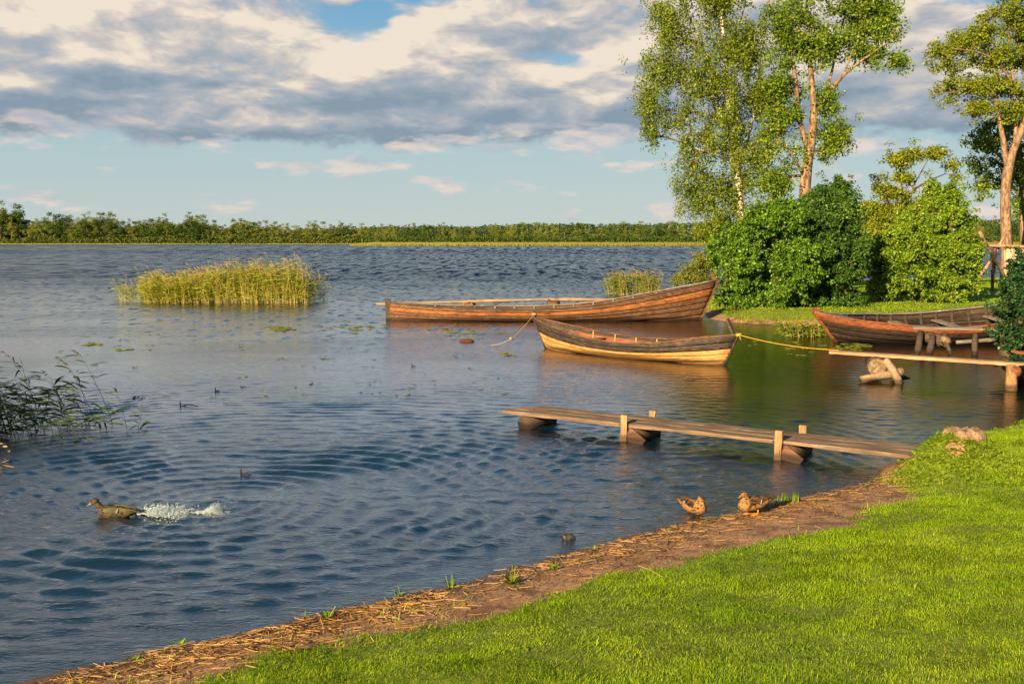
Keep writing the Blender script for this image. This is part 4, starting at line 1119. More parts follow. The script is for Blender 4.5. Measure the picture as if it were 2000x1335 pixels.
def tree(name, label, cat, Y, base_px, limbs, blobs, nclump, nleaf, spread, lsize, leafmat, barkmat, seed, droop=0.0, gap=0.0, depth=.8, rtwig=.012, group=None, trunk_name='trunk', crown_name='crown', aspect=.62, maxr=.08, twigmat=None, shell=.45, bunch=0, shoots=0):
    """limbs: lists of (px, py, radius, depth offset); the first is the trunk, starting in the ground"""
    r_ = np.random.default_rng(seed)
    b = at(base_px[0], base_px[1], Y); b.z = gh(b.x, b.y) - .15
    o = empty(name, b, 0, label, cat, group); B0 = np.array(b)
    mb = MB(); skel = []
    for li, lm in enumerate(limbs):
        P = [np.array(at(q[0], q[1], Y + (q[3] if len(q) > 3 else 0))) - B0 for q in lm]; Rr = [q[2] for q in lm]
        if li == 0: P[0] = np.array([P[0][0], P[0][1], 0.0])
        P, Rr = dens_path(P, Rr); skel.append(P[len(P) // 5:] if li == 0 else P)
        mb.tube(P, Rr, 10, .035)
    if not limbs: skel = [[np.array([r_.normal(0, .25), r_.normal(0, .25), .1])] for _ in range(4)]
    bl = [(tuple(np.array(c) - B0), r3) for c, r3 in px_blobs(blobs, Y, depth)]
    T = blob_points(bl, nclump, r_, gap, shell)
    if bunch:      # foliage hangs in bunches with hollows between them
        Bc = blob_points(bl, bunch, r_, 0, .22); T = Bc[r_.integers(0, bunch, nclump)] + r_.normal(0, 1, (nclump, 3)) * r_.uniform(.10, .26, (nclump, 1)) * (1.0, 1.0, .8)
        top = T[np.argsort(-T[:, 2] - r_.random(len(T)) * 1.4)[:shoots * 3]]
        sh_ = top[r_.choice(len(top), shoots)]; k_ = 5; dr = r_.normal(0, .28, (shoots, 3)); dr[:, 2] = r_.uniform(.35, 1.0, shoots); L_ = r_.uniform(.25, .75, (shoots, 1))
        T = np.concatenate([T] + [sh_ + dr * L_ * (j + 1) / k_ for j in range(k_)])
    T = T[T[:, 2] > .18]
    nf = len(mb.f)
    for P, Rr in grow(skel, T, r_, rtwig, maxr=maxr): mb.tube(P, Rr, 5, cap=False)
    w_ = mb.build(trunk_name, [barkmat, twigmat or B_DARK], o, True)
    w_.data.polygons.foreach_set('material_index', (np.arange(len(mb.f)) >= nf).astype(np.int32))
    # stray outer sprigs break the outline
    T2 = T + r_.normal(0, spread * .9, T.shape); V1, F1 = leaf_mesh(T, int(nleaf * .72), spread, lsize, r_, droop, aspect); V2, F2 = leaf_mesh(T2, int(nleaf * .28), spread * .8, lsize, r_, droop, aspect)
    V = np.concatenate([V1, V2]); F = np.concatenate([F1, F2 + len(V1)])
    mesh_np(crown_name, V, F, leafmat, o)
    return o

# --- birch
tree('birch_tree', 'tall white-barked birch with drooping light leaves, left of the twin-stemmed tree', 'tree', 45.0, (1455, 600),
     [[(1455, 600, .20), (1447, 445, .17), (1442, 326, .15), (1432, 267, .13), (1422, 198, .11), (1417, 109, .09), (1408, 30, .07), (1402, -60, .045), (1400, -130, .02)],
      [(1432, 267, .06), (1405, 215, .038, .5), (1370, 165, .026, .7), (1330, 110, .014, .6)], [(1442, 326, .07), (1465, 270, .055, .3), (1478, 190, .04, .5), (1485, 120, .02, .6)],
      [(1422, 198, .06), (1380, 110, .04, .4), (1350, 40, .025, .6)], [(1417, 109, .055), (1450, 40, .035, .4), (1465, -40, .02, .6)], [(1442, 330, .05), (1400, 300, .03, -.5), (1360, 290, .02, -.8)]],
     [(1310, 30, 48, 50), (1400, -10, 75, 60), (1292, 118, 42, 62), (1385, 110, 62, 70), (1455, 90, 45, 70), (1268, 180, 26, 50), (1275, 235, 20, 38), (1340, 205, 50, 58), (1430, 205, 48, 75), (1490, 190, 30, 60),
      (1370, 300, 56, 58), (1432, 315, 44, 62), (1485, 290, 24, 55), (1350, 370, 40, 42), (1405, 395, 44, 52), (1445, 425, 42, 50), (1365, 445, 22, 26), (1395, 470, 20, 22), (1400, -90, 75, 60), (1325, -50, 45, 45)],
     950, 105, .36, .092, G_BIRCH, B_BIRCH, 11, droop=.30, gap=.78, depth=.85, rtwig=.009, aspect=.66)
# --- twin-stemmed tree
tree('alder_tree', 'tall tree with a bare orange brown trunk forking into two limbs above the dark shrub', 'tree', 44.0, (1574, 600),
     [[(1574, 600, .27), (1571, 400, .235), (1569, 365, .23), (1575, 325, .225), (1582, 290, .20), (1590, 250, .19), (1596, 215, .17), (1588, 180, .12), (1584, 145, .11), (1579, 105, .09), (1577, 50, .07), (1575, -30, .04), (1580, -90, .02)],
      [(1594, 222, .12), (1608, 192, .11), (1625, 165, .095, -.2), (1650, 140, .07, -.3), (1690, 112, .05, -.4), (1730, 92, .03, -.5), (1752, 70, .015, -.5)],
      [(1580, 300, .12), (1566, 262, .115), (1557, 215, .11, -.1), (1555, 165, .10, -.1), (1548, 100, .07), (1532, 55, .05), (1508, 18, .035), (1492, -10, .02)],
      [(1571, 345, .07), (1556, 310, .055, -.3), (1540, 288, .04, -.5), (1520, 270, .02, -.6)], [(1615, 178, .07), (1628, 130, .05, .4), (1640, 70, .035, .6), (1655, 10, .02, .7)], [(1650, 140, .04, -.3), (1668, 90, .03, -.2), (1688, 40, .015)]],
     [(1518, 25, 38, 42), (1582, 10, 48, 45), (1640, 22, 42, 40), (1698, 48, 42, 38), (1745, 45, 30, 34), (1762, 118, 22, 14), (1716, 20, 40, 34), (1538, 92, 40, 42), (1600, 92, 40, 42), (1655, 92, 42, 24), (1700, 108, 26, 14),
      (1530, 160, 28, 40), (1526, 232, 32, 40), (1545, 318, 32, 34), (1612, 205, 22, 40), (1632, 262, 26, 32), (1620, 296, 20, 22), (1516, 355, 28, 44), (1500, 295, 24, 40), (1600, -60, 80, 50), (1690, -40, 55, 40), (1570, 165, 22, 30)],
     720, 100, .38, .10, G_ALDER, B_PINE, 21, gap=1.05, depth=.85, rtwig=.010, aspect=.75)
# --- right tall tree and the one behind it
tree('maple_tree', 'tall tree with a smooth straight trunk and layered crown beside the net rack', 'tree', 62.0, (1966, 556),
     [[(1966, 556, .40), (1966, 470, .33), (1963, 400, .30), (1965, 340, .29), (1970, 310, .27), (1982, 285, .23), (1998, 250, .20), (2012, 200, .17), (2022, 120, .12), (2028, 20, .08), (2030, -80, .04)],
      [(1966, 325, .18), (1961, 285, .17), (1961, 255, .15), (1948, 235, .12), (1944, 190, .10), (1948, 120, .06), (1940, 60, .03)], [(1982, 285, .13), (1984, 240, .11), (1990, 190, .09), (1972, 130, .07, -.5), (1970, 60, .04)],
      [(1990, 190, .08), (1960, 130, .06, -.6), (1920, 100, .04, -1), (1860, 95, .02, -1.2)], [(1944, 190, .07), (1905, 180, .05, -.4), (1860, 180, .03, -.6), (1810, 185, .012, -.8)]],
     [(1842, 100, 34, 16), (1885, 80, 40, 18), (1930, 62, 40, 20), (1850, 128, 40, 14), (1900, 125, 44, 20), (1950, 110, 44, 26), (1868, 168, 46, 14), (1920, 170, 44, 22), (1960, 165, 36, 24), (1850, 195, 30, 10), (1925, 212, 40, 18), (1975, 220, 26, 22), (1960, 10, 44, 18),
      (1935, 25, 24, 12), (1995, 40, 40, 40), (2010, 120, 40, 40), (2030, 200, 40, 50), (1990, -40, 60, 36), (2050, 30, 50, 90), (1905, 215, 24, 10)],
     820, 85, .42, .12, G_MAPLE, B_PINE, 31, gap=1.0, depth=1.1, rtwig=.013, aspect=.8, maxr=.12, shell=.7)
tree('maple_tree', 'shaded tree standing behind the right tall tree, its darker leaves left of that trunk', 'tree', 71.0, (2002, 552),
     [[(2002, 552, .32), (2000, 440, .27), (1998, 360, .24), (1990, 290, .20), (1980, 220, .14), (1970, 150, .06)], [(1998, 360, .12), (1950, 300, .08), (1905, 270, .04)], [(1999, 380, .1), (1950, 350, .07), (1915, 340, .03)], [(2000, 400, .09), (2035, 340, .05)]],
     [(1912, 280, 30, 28), (1940, 265, 30, 34), (1905, 320, 18, 22), (1935, 325, 30, 30), (1925, 365, 24, 22), (1910, 385, 14, 12), (1985, 320, 24, 50), (2020, 300, 40, 70), (1992, 395, 20, 30), (1960, 360, 20, 14), (2030, 400, 30, 40), (1975, 240, 30, 30)],
     330, 48, .42, .17, G_ALDER, B_PINE, 32, gap=.8, depth=1.0, rtwig=.013, aspect=.8, maxr=.12)
# --- small flat-topped tree growing out of the right shrub
tree('young_tree', 'small flat-topped tree with open yellow green crown rising above the middle shrub', 'tree', 47.0, (1762, 590),
     [[(1762, 590, .12), (1752, 500, .10), (1752, 430, .085), (1762, 385, .07), (1785, 362, .055), (1812, 348, .04), (1845, 340, .02)], [(1755, 420, .05), (1728, 390, .035), (1712, 365, .02), (1700, 350, .01)], [(1762, 385, .045), (1762, 350, .035), (1758, 315, .02)], [(1785, 362, .035), (1795, 335, .025), (1815, 308, .012)]],
     [(1745, 312, 26, 12), (1782, 302, 30, 12), (1822, 302, 28, 12), (1850, 328, 22, 10), (1865, 345, 14, 6), (1728, 340, 26, 12), (1760, 345, 24, 14), (1720, 370, 18, 10), (1748, 378, 26, 12), (1800, 342, 24, 8), (1700, 410, 24, 16), (1740, 415, 34, 22), (1785, 410, 34, 22), (1820, 390, 20, 10), (1710, 450, 34, 24), (1760, 450, 36, 24)],
     400, 75, .28, .10, G_MAPLE, B_DARK, 41, gap=.9, depth=1.1, rtwig=.009, aspect=.75, shell=.8)
# --- shrubs
SH = dict(trunk_name='stems', crown_name='foliage')
tree('shrub', 'dense sunlit shrub at the tip of the spit beside the long boat\'s raised bow', 'shrub', 37.6, (1470, 628), [],
     [(1440, 520, 38, 62), (1480, 470, 40, 52), (1505, 545, 46, 60), (1430, 578, 30, 36), (1458, 602, 46, 24), (1410, 600, 18, 18), (1530, 610, 34, 16), (1515, 440, 30, 36), (1500, 590, 36, 30), (1425, 480, 18, 22), (1545, 520, 34, 70), (1540, 430, 26, 34)],
     1100, 88, .19, .088, G_BUSH, B_DARK, 51, bunch=120, shoots=130, depth=1.0, rtwig=.008, aspect=.85, **SH)
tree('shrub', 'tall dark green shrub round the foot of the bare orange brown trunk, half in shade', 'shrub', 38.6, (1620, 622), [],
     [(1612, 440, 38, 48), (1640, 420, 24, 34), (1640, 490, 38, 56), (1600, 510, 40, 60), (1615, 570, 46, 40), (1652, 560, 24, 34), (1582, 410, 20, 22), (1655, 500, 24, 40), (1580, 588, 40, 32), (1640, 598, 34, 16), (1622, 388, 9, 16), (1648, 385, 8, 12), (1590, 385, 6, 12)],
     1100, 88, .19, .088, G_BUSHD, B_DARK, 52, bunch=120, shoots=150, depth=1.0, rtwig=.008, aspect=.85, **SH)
tree('shrub', 'broad light green shrub under the flat-topped tree, behind the wide dark boat', 'shrub', 41.0, (1800, 600), [],
     [(1790, 480, 46, 46), (1845, 458, 30, 44), (1735, 515, 34, 44), (1785, 540, 66, 48), (1862, 530, 42, 46), (1718, 555, 22, 22), (1875, 568, 26, 22), (1838, 418, 28, 28), (1740, 555, 40, 30), (1830, 575, 50, 26), (1885, 500, 20, 30), (1720, 500, 20, 26), (1862, 425, 14, 24), (1835, 395, 12, 14), (1890, 520, 22, 26)],
     1150, 80, .20, .088, G_BUSH2, B_DARK, 53, bunch=110, shoots=170, depth=.9, rtwig=.008, aspect=.85, **SH)
tree('shrub', 'low feathery yellow green willow between the small reed clump and the sunny shrub', 'shrub', 50.0, (1385, 585), [],
     [(1345, 528, 24, 22), (1370, 512, 24, 20), (1392, 530, 26, 30), (1330, 545, 18, 14), (1360, 548, 26, 20), (1402, 500, 18, 20), (1385, 560, 24, 14)],
     200, 60, .22, .11, G_WILLOW, B_DARK, 54, gap=.6, depth=1.0, rtwig=.006, aspect=.35, **SH)
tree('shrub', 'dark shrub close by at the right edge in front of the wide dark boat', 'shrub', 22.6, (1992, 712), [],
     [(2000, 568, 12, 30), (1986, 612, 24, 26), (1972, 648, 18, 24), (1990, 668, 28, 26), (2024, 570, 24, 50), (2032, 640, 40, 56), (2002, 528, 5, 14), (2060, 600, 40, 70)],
     480, 50, .10, .07, G_BUSHK, B_DARK, 55, bunch=60, shoots=50, depth=1.1, rtwig=.006, aspect=.75, **SH)
# trees on the bank behind the photographer: their shade lies over the left-hand reeds
def shade_tree(x, y, h, rc, seed, label):
    r_ = np.random.default_rng(seed); z0 = gh(x, y) - .2
    o = empty('bank_tree', (x, y, z0), 0, label, 'tree'); m = MB(); P = [(r_.normal(0, .1) * i, r_.normal(0, .1) * i, h * .9 * i / 6) for i in range(7)]; P[0] = (0, 0, 0)
    m.tube(P, [.35 - .05 * i for i in range(7)], 10, .03); m.build('trunk', B_PINE, o, True)
    bl = [((r_.normal(0, rc * .4), r_.normal(0, rc * .4), h * r_.uniform(.35, .95)), (rc * .7, rc * .7, h * .17)) for _ in range(10)]
    T = blob_points(bl, 260, r_, .5); tb = MB()
    for Pq, Rr in grow([[np.array(p) for p in P[2:]]], T, r_, .012): tb.tube(Pq, Rr, 4, cap=False)
    tb.build('branches', B_DARK, o); V, F = leaf_mesh(T, 60, .5, .2, r_); mesh_np('crown', V, F, G_ALDER, o)
SD = np.array([math.sin(R(SUN_AZ)), math.cos(R(SUN_AZ))])
def toward_sun(px, py, dist, dx=0.0):
    p = onz(px, py); return p.x + SD[0] * dist + dx, p.y + SD[1] * dist
x_, y_ = toward_sun(120, 800, 30); shade_tree(x_, y_, 11, 2.6, 61, 'tree on the bank behind the viewer, shading the left reeds')

# ------------------------------------------------------------------ far shores
def far_protos():
    out = []
    for k in range(10):
        r_ = np.random.default_rng(100 + k); h = 1.0; wd = r_.uniform(.26, .40) if k % 3 else r_.uniform(.18, .24)
        bl = []
        if k in (3, 7):      # spruce-like spire
            for i in range(7): bl.append(((r_.normal(0, .01), r_.normal(0, .01), .16 + .12 * i), (.19 * (1 - i / 7.5), .19 * (1 - i / 7.5), .075)))
        else:
            for i in range(8):
                z = .22 + .66 * i / 7; rr = wd * math.sin(math.pi * min(1, .22 + .72 * i / 7)) ** .7 * .75
                a = r_.uniform(0, 6.28); bl.append(((math.cos(a) * wd * .35, math.sin(a) * wd * .35, z), (rr, rr, .12)))
        T = blob_points(bl, 34, r_, 0, .25)
        V, F = leaf_mesh(T, 52, .085, .030, r_, 0, .85, .3, 3.5)
        me = bpy.data.meshes.new('crown'); me.from_pydata(V.tolist(), [], F.tolist()); me.materials.append(G_FAR)
        m = MB(); m.tube([(0, 0, -.03), (.01, 0, .4), (0, .01, .88)], [.013, .010, .003], 5); tm = bpy.data.meshes.new('trunk'); tm.from_pydata([tuple(v) for v in m.v], [], m.f); tm.materials.append(B_PINE)
        out.append((me, tm))
    return out
PROT = far_protos(); r_ = np.random.default_rng(77)
def far_tree(x, y, h, k, label, group):
    o = empty('far_tree', (x, y, gh(x, y)), r_.uniform(0, 6.28), label, 'tree', group); o.scale = (h, h, h)
    cm = bpy.data.objects.new('crown', PROT[k][0]); tm = bpy.data.objects.new('trunk', PROT[k][1])
    for c in (cm, tm): COL.objects.link(c); c.parent = o; c.scale = (r_.uniform(.85, 1.7),) * 2 + (1,)
def prof(px, pts): return np.interp(px, [p[0] for p in pts], [p[1] for p in pts])
PR_L = [(-60, 402), (0, 409), (40, 413), (60, 430), (80, 428), (110, 420), (160, 428), (190, 420), (215, 418), (250, 434), (290, 432), (310, 424), (350, 428), (375, 420), (400, 424), (420, 432), (440, 436), (460, 430), (485, 422), (510, 436), (535, 430), (560, 438), (590, 436), (630, 438), (660, 432), (690, 440), (725, 442)]
px_ = -60
labL, labR = 'green far tree in the wood on the left far shore', 'green far tree in the wood on the right far shore'
while px_ < 726:
    for row in range(3):
        Y = 536 + row * 9 + r_.uniform(-2, 2); q = px_ + row * 5 + r_.uniform(-3, 3); top = prof(q, PR_L) - 5 + 14 * r_.random() ** 1.3 - (6 if r_.random() < .12 else 0) + (0 if row == 2 else 3 + 6 * (2 - row) * r_.random())
        if q > 728: continue
        x = (q - CX) / FPX * Y; z = gh(x, Y); zt = at(q, top, Y).z; far_tree(x, Y, max(5, zt - z) * 1.10, int(r_.integers(0, 10)), labL, 'trees of the left far wood')
    px_ += 17.0
PR_R = [(700, 441), (760, 438), (850, 436), (920, 438), (980, 435), (1060, 431), (1100, 433), (1200, 434), (1280, 432), (1340, 430), (1700, 428), (1900, 426), (2020, 424)]
px_ = 700
while px_ < 2040:
    for row in range(2):
        Y = (705, 735)[row] + r_.uniform(-4, 4); q = px_ + row * 8 + r_.uniform(-4, 4)
        if 1440 < q < 1660: continue
        x = (q - CX) / FPX * Y; z = gh(x, Y); zt = at(q, prof(q, PR_R) + (-1 if row else 6) + r_.uniform(-4, 7), Y).z
        far_tree(x, Y, max(5, zt - z), int(r_.choice([0, 1, 2, 4, 5, 6, 8, 9, 3, 1, 2])), labR, 'trees of the right far wood')
    px_ += 17.5
# undergrowth and depth of the woods: one mass each
def wood_mass(name, x0, x1, y0, y1, profile, n, size, seed, low=False):
    r2 = np.random.default_rng(seed); px = r2.uniform(x0, x1, n); Y = r2.uniform(y0, y1, n); q = r2.random(n) ** .8
    x = (px - CX) / FPX * Y; zb = ground_h(x, Y)
    if low: zt = zb + 4.0 + 3.0 * fbm2(x, Y, 7, 3, .08)
    else:
        tp = prof(px, profile) + 6; zt = CAMZ + (466 - tp) / FPX * Y + 1.2 * fbm2(x, Y, 9, 3, .12)
    C = np.stack([x, Y, zb + (zt - zb) * q], 1)
    V, F = leaf_mesh(C, 3, size, size * 1.1, r2, 0, .85, .5, 2.0)
    tag(mesh_np(name, V, F, G_FAR), 'green mass of %s on the far shore' % name.replace('_', ' '), name.replace('_', ' '), kind='stuff')
wood_mass('birch_woods', -60, 724, 557, 568, [(a_, b_ + 7) for a_, b_ in PR_L], 9000, .9, 5)
wood_mass('shore_bushes', -60, 726, 532, 536, None, 5200, .6, 6, True)
wood_mass('mixed_woods', 690, 2040, 742, 800, PR_R, 17000, 1.2, 7)
wood_mass('alder_thicket', 735, 2040, 690, 700, None, 8000, .8, 8, True)
def reed_belt():
    r2 = np.random.default_rng(9); V = []; 
    n = 14000; xr = np.concatenate([r2.uniform(-300, -76, n // 4), r2.uniform(-68, 235, n)]); 
    Y = np.where(xr < -72, 531 + r2.uniform(-1.5, 3, len(xr)), 404.5 + r2.exponential(18, len(xr)))
    yb = np.interp(xr, [-400, -230, -150, -84], [530, 528, 532, 528]); Y = np.where(xr < -72, yb + r2.uniform(0, 2.5, len(xr)), np.interp(xr, [-66, -30, 40, 110, 200, 420], [408, 402, 405, 400, 403, 396]) + 1 + r2.exponential(14, len(xr)))
    z = ground_h(xr, Y); h = np.where(xr < -72, r2.uniform(.2, .5, len(xr)), r2.uniform(.5, 1.1, len(xr))); w = .22
    P = np.stack([xr, Y, z], 1); s_ = r2.normal(0, .15, len(xr))
    V = np.stack([P + [[-w, 0, 0]], P + [[w, 0, 0]], P + np.stack([s_ + w * .4, 0 * s_, h], 1), P + np.stack([s_ - w * .4, 0 * s_, h], 1)], 1).reshape(-1, 3)
    tag(mesh_np('reed_belt', V, np.arange(len(V)).reshape(-1, 4), G_BELT), 'yellow green belt of reeds along the far shore', 'reeds', kind='stuff')
reed_belt()

# ------------------------------------------------------------------ reeds
def reed_arrays(base, h, lean, r2, nleaf=7, ll=.34, lw=.022, stem=.006, plume=True, wind=(-1, 0), bend=.4):
    """stem, leaf blades and plume of one reed; wind turns the leaves one way"""
    base = np.array(base, float); n = 7
    P = [base + np.array([lean[0] * (i / n) ** 1.35, lean[1] * (i / n) ** 1.6, h * (i / n)]) for i in range(n + 1)]
    st = ([p for p in P], [stem * (1 - .75 * i / n) for i in range(n + 1)])
    LV = []; LF = []
    for k in range(nleaf):
        q = .14 + .82 * k / max(1, nleaf - 1) + r2.uniform(-.03, .03); q = min(q, .98); i = q * n; i0 = int(i); p = P[i0] + (P[min(i0 + 1, n)] - P[i0]) * (i - i0)
        a = math.atan2(wind[1], wind[0]) + r2.normal(0, .75) + (math.pi if r2.random() < .25 else 0); up = r2.uniform(-.3, 1.0); d = np.array([math.cos(a), math.sin(a), 0]); L = ll * r2.uniform(.7, 1.25) * (1 - .35 * abs(q - .6)); w = lw * r2.uniform(.7, 1.2)
        side = np.array([-d[1], d[0], r2.normal(0, .6)]); side /= np.linalg.norm(side)
        m_ = 4; o_ = len(LV)
        for j in range(m_ + 1):
            t = j / m_; c = p + d * L * t * .95 + np.array([0, 0, L * (up * t - (bend + up * .5) * t * t)]); ww = w * (math.sin(math.pi * (.12 + .88 * (1 - t))) if t < 1 else 0.02)
            LV += [c - side * ww, c + side * ww]
        for j in range(m_): LF.append([o_ + 2 * j, o_ + 2 * j + 1, o_ + 2 * j + 3, o_ + 2 * j + 2])
    PV = []; PF = []
    if plume:
        t0 = P[-1]; dd = np.array([wind[0] * .5 + lean[0] * .3, wind[1] * .3, .55])
        for k in range(16):
            s_ = r2.random(); c = t0 + dd * .16 * (s_ - .2); d = np.array([wind[0] * .8 + r2.normal(0, .4), r2.normal(0, .4), r2.normal(-.2, .35)]) * .055; w = np.array([0, 0, .006]); o_ = len(PV)
            PV += [c, c + d * .5 + w, c + d, c + d * .5 - w]; PF.append([o_, o_ + 1, o_ + 2, o_ + 3])
    return st, LV, LF, PV, PF
M_PLUME = plain('reed_plume', (.05, .028, .02), (.14, .085, .05), 40)
M_PLUMER = plain('reed_plume_red', (.22, .11, .05), (.38, .23, .10), 40)
def reed_clump(name, label, px0, px1, py, Y0, n, hfun, leafm, stemm, seed, depth=1.6, wind=(-1, .2), nleaf=8):
    r2 = np.random.default_rng(seed); LV, LF, PV, PF = [], [], [], []; SVb = MB()
    for i in range(n):
        px = r2.uniform(px0, px1); 
        e = min((px - px0), (px1 - px)) / (px1 - px0); 
        if r2.random() > min(1, .15 + e * 9): continue
        b = at(px, py, Y0 + r2.uniform(-.5, .5) * depth); b.z = 0; h = hfun(px) * r2.uniform(.78, 1.12) * Y0 / FPX
        st, lv, lf, pv, pf = reed_arrays((b.x, b.y, -.05), h * (.92 + .42 * float(fbm2(np.array([b.x]), np.array([b.y]), 91, 2, .9)[0]) + r2.normal(0, .07)), (-.10 * h + r2.normal(0, .17) * h + (.10 * h if px > px1 - 60 else 0), r2.normal(0, .06) * h), r2, nleaf + 4, .42, .016, .006, r2.random() < .45, wind, .15)
        SVb.tube(st[0], [r_ * 1.0 for r_ in st[1]], 3, cap=False)
        o_ = len(LV); LV += lv; LF += [[a + o_ for a in f] for f in lf]; o_ = len(PV); PV += pv; PF += [[a + o_ for a in f] for f in pf]
    c = at((px0 + px1) / 2, py, Y0); c.z = 0; o = empty(name, c, 0, label, 'reeds')
    C = np.array(c)
    SVb.v = [tuple(np.array(v) - C) for v in SVb.v]; SVb.build('stems', stemm, o)
    mesh_np('leaves', np.array(LV) - C, np.array(LF), leafm, o); 
    if PV: mesh_np('plumes', np.array(PV) - C, np.array(PF), M_PLUMER, o)
    return o
S_YEL = plain('reed_stem_yellow', (.24, .20, .04), (.48, .38, .12), 9)
S_DRK = plain('reed_stem_dark', (.02, .03, .015), (.06, .06, .03), 9)
reed_clump('reed_bed', 'large yellow green reed bed standing alone in the lake at the left', 282, 612, 589, 47.6, 1500, lambda p: np.interp(p, [280, 330, 400, 420, 500, 560, 600, 615], [50, 58, 62, 70, 72, 74, 68, 40]), G_REED, S_YEL, 71, 2.6, nleaf=10)
reed_clump('reed_tuft', 'thin sparse reeds at the left end of the large reed bed', 232, 300, 585, 47.8, 55, lambda p: 46, G_REED, S_YEL, 74, 1.6)
reed_clump('reed_tuft', 'thin sparse reeds at the right end of the large reed bed', 596, 640, 582, 48.2, 40, lambda p: 44, G_REED, S_YEL, 75, 1.6, nleaf=6)
reed_clump('reed_tuft', 'green reed clump behind the raised bow of the long boat', 1185, 1290, 577, 54.0, 260, lambda p: np.interp(p, [1180, 1230, 1285], [34, 50, 40]), G_REEDG, S_YEL, 72, 1.8)
reed_clump('reed_tuft', 'short rushes in the water under the dark shrub, by the wide boat\'s bow', 1530, 1612, 650, 31.0, 120, lambda p: np.interp(p, [1530, 1600], [24, 36]), G_REEDG, S_YEL, 73, 1.2, nleaf=3)
reed_clump('reed_tuft', 'short green rushes in the water at the foot of the sunny shrub', 1425, 1475, 633, 37.4, 60, lambda p: 22, G_REEDG, S_YEL, 76, .8, nleaf=3)

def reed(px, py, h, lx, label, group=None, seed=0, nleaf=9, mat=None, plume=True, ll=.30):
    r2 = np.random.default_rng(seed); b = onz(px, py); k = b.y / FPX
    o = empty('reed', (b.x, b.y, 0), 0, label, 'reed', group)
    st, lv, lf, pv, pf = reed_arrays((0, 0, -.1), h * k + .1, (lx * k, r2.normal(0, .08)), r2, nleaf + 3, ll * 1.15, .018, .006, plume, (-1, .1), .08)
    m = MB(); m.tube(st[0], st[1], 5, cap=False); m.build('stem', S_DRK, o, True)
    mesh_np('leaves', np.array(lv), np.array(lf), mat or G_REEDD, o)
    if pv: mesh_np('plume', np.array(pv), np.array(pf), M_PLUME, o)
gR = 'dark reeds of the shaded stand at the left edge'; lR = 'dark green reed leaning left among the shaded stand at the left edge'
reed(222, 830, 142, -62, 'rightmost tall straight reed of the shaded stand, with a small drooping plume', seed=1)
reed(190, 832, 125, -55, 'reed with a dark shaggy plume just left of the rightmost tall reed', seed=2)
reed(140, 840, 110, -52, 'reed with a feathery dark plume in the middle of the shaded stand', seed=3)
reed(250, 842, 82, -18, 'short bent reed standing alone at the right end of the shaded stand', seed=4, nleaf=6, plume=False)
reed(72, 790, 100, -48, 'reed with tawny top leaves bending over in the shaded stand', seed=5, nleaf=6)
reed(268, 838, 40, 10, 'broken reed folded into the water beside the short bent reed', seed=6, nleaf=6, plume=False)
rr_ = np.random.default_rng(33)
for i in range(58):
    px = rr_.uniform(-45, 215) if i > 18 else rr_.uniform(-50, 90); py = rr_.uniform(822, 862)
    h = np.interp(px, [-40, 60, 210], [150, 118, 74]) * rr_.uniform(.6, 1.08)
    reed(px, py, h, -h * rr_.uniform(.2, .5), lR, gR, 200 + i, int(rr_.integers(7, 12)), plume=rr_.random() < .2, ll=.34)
for i, (px, py, h) in enumerate(((8, 915, 44), (22, 900, 30), (-8, 910, 55))):
    reed(px, py, h, -h * .3, 'straw-coloured reed stub tinted as sunlit at the left edge below the shaded stand', 'reed stubs tinted as sunlit at the left edge', 300 + i, 4, G_STRAW, False, .18)  # sunlight on these reeds put into a straw colour

# ------------------------------------------------------------------ lily pads
def pads():
    r2 = np.random.default_rng(14); 
    m = MB(); n_ = 9
    V0 = [(0, 0, .004)] + [(math.cos(a), math.sin(a), .004) for a in np.linspace(.25, 2 * math.pi - .25, n_)]
    me = bpy.data.meshes.new('lily_pad'); me.from_pydata([(x, y, z) for x, y, z in V0] + [(x * .98, y * .98, -.004) for x, y, z in V0], [], [(0, i, i + 1) for i in range(1, n_)] + [(n_ + 1, n_ + 2 + i, n_ + 1 + i) for i in range(1, n_)] + [(i, n_ + 1 + i, n_ + 2 + i, i + 1) for i in range(1, n_)]); me.materials.append(G_PAD)
    def put(px, py, s_, label, group):
        p = onz(px, py); o = bpy.data.objects.new('lily_pad', me); COL.objects.link(o); o.location = (p.x, p.y, .010 + r2.uniform(0, .004)); o.scale = (s_, s_, 1); o.rotation_euler = (r2.normal(0, .03), r2.normal(0, .03), r2.uniform(0, 6.28)); tag(o, label, 'lily pad', group)
    for cx_, cy_, n, sx, sy, lab, s0 in ((1660, 677, 34, 50, 5, 'lily pad in the bright patch just below the bow of the wide dark boat', .12), (1555, 680, 14, 30, 10, 'lily pad beside the yellow rope', .11), (1480, 668, 5, 20, 5, 'lily pad right of the stern of the tan boat', .1),
                                    (545, 642, 22, 34, 3, 'lily pad in the patch in front of the large reed bed', .16), (700, 640, 22, 50, 6, 'lily pad in the patch left of the long boat', .13), (880, 645, 16, 60, 8, 'lily pad floating in front of the long boat', .12), (990, 695, 6, 20, 4, 'lily pad left of the bow of the tan boat', .1), (185, 672, 12, 16, 3, 'lily pad in the patch above the shaded reeds', .11), (245, 683, 8, 12, 2, 'lily pad in the small patch right of the shaded reed tops', .1)):
        for _ in range(n): put(cx_ + r2.normal(0, .6) * sx, cy_ + r2.normal(0, .7) * sy, s0 * r2.uniform(.5, 1.1), lab, lab.replace('lily pad', 'lily pads'))
pads()
